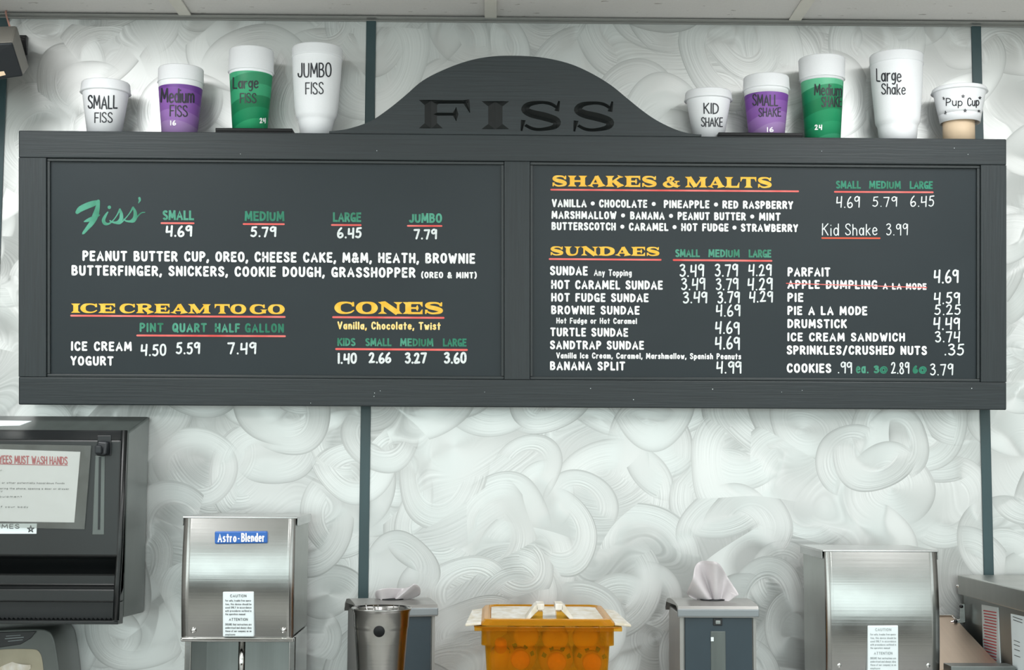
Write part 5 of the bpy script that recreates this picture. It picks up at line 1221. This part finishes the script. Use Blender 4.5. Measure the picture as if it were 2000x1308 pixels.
bottle(978, 1262, YB-.002, .0185, .085, -0.75, 0.0, 'yellow bottle tipped cap down at the left end of the pan')
bottle(1028, 1242, YB+.012, .0225, .10, 0, 0.1, 'yellow bottle end on, upper left behind the pan wall', False)
bottle(1085, 1246, YB+.012, .0225, .10, 0, 0, 'yellow bottle end on, upper middle behind the pan wall', False)
bottle(1143, 1245, YB+.012, .0225, .10, 0, -0.1, 'yellow bottle end on, upper right behind the pan wall', False)

# ================================================================== RIGHT EQUIPMENT
# sloped steel lid surface beside the right mixer
def pt3(px, py, Y): return at(px, py, Y)
sl = thing('sloped_steel_cabinet', (at(1850, 1250, -0.2).x, -0.2, CZ), 'low steel cabinet with a sloping pale top right of the right mixer', 'cabinet')
Ya, Yb_ = -0.012, -0.275
za_ = at(1862, 1200, Ya).z; zb_ = at(1955, 1307, Yb_).z
SP0 = Vector((0, Ya, za_)); SN = Vector((0, -(za_-zb_), Ya-Yb_)).normalized()
xL_ = at(1829, 1200, -0.30).x+0.006
xR_ = at(1873, 1122, -0.03).x-0.001
fr_ = on_plane(1862, 1200, SP0, SN); fr2_ = on_plane(1880, 1222, SP0, SN)
fr_.x = min(fr_.x, xR_); fr2_.x = min(fr2_.x, xR_)
fl_ = Vector((xL_, Ya, za_)); nr_ = Vector((min(at(1960, 1307, Yb_).x, xR_), Yb_, zb_)); nl_ = Vector((xL_, Yb_, zb_))
topq = [fl_, fr_, fr2_, nr_, nl_]
MB().prism(topq, [Vector((v.x, v.y, v.z-0.006)) for v in topq]).build('sloping_top', 'tan_reflect_steel', sl, bevel=0.001)
MB().prism([Vector((v.x, v.y, v.z-0.007)) for v in topq], [Vector((v.x, v.y, CZ)) for v in topq]).build('cabinet_body', 'steel_dark', sl)
MB().tube([at(1826, 1201, -0.02), at(1858, 1201, -0.02), at(1864, 1207, -0.03), at(1872, 1213, -0.04)], 0.0016, 8).build('edge_wire', 'chrome', sl)
MB().box(at(1858, 1325, -0.32), Vector((at(1984, 1303, -0.32).x, -0.2755, at(1984, 1301, -0.32).z))).build('front_rail', 'steel_dark', sl, bevel=0.001)
# steel box with stickers, running towards the viewer
XB = at(1873, 1122, -0.03).x
Yn, Yf2 = -0.55, -0.02
bxr = thing('steel_warmer_box', (XB+0.15, -0.28, CZ), 'stainless steel box with overhanging lid and stickers at the right edge', 'appliance')
ztop = at(1873, 1122, Yf2).z; zlow = at(1873, 1160, Yf2).z
MB().box((XB, Yn, zlow), (XB+0.42, Yf2, ztop)).build('lid', 'steel_side', bxr, bevel=0.002)
xs_ = XB+0.010
MB().box((xs_, Yn+0.01, CZ+0.001), (XB+0.41, Yf2-0.004, zlow)).build('body', 'steel_dark', bxr)
def side(px, py): # unproject on the side plane x = xs_
    d = ray(px, py); s2 = (xs_-CAM.x)/d.x; return CAM+d*s2
def stick(poly, mat, nm, lines, lmat):
    q = [side(*p) for p in poly]; off_ = Vector((-0.001, 0, 0))
    o = MB().prism([p+off_ for p in q], q).build(nm, mat, bxr)
    ink = Ink(lambda x, y, l: side(x, y)+Vector((-0.0014-l, 0, 0)))
    for l in lines: ink.bar(*l)
    ink.mb.build('sticker_print', lmat, o, fix=False)
stick([(1922, 1292), (1955, 1303), (1950, 1186), (1918, 1180)], 'label', 'warning_sticker', [(1923+(.6*i % 3), 1192+i*5.6, 1947, 1196+i*5.8, 2.2) for i in range(17)], 'red_ink')
stick([(1979, 1305), (2012, 1315), (2008, 1205), (1975, 1198)], 'label', 'spec_sticker', [(1980, 1204, 1998, 1210, 1.4), (1981, 1210, 1998, 1216, 1.4), (1982, 1250, 1993, 1254, 1.2), (1982, 1258, 1993, 1262, 1.2), (1983, 1267, 1993, 1271, 1.2), (1983, 1279, 1994, 1283, 1.2)], 'ink')
# small chrome bracket foot and lid screw
q = [(1876, 1178), (1885, 1178), (1886, 1216), (1858, 1219), (1856, 1213), (1874, 1209)]
Yk = -0.055
MB().prism([at(x, y, Yk) for x, y in q], [at(x, y, Yk+.006) for x, y in q]).build('corner_bracket', 'chrome', bxr, bevel=0.001)
for (x, y) in ((1878, 1184), (1867, 1213)):
    M4 = Matrix.Translation(at(x, y, Yk-0.002)) @ Matrix.Rotation(PI/2, 4, 'X')
    MB().lathe([(0.0005, 0.001), (0.0032, 0.0008), (0.0035, -0.003)], (0, 0, 0), 14, M4).build('bolt', 'black', bxr)
M4 = Matrix.Translation(side(1881, 1144)-Vector((0.012, 0, 0))) @ Matrix.Rotation(-PI/2, 4, 'Y')
MB().lathe([(0.0005, 0.0015), (0.0028, 0.001), (0.0034, -0.003)], (0, 0, 0), 14, M4).build('screw', 'chrome', bxr)
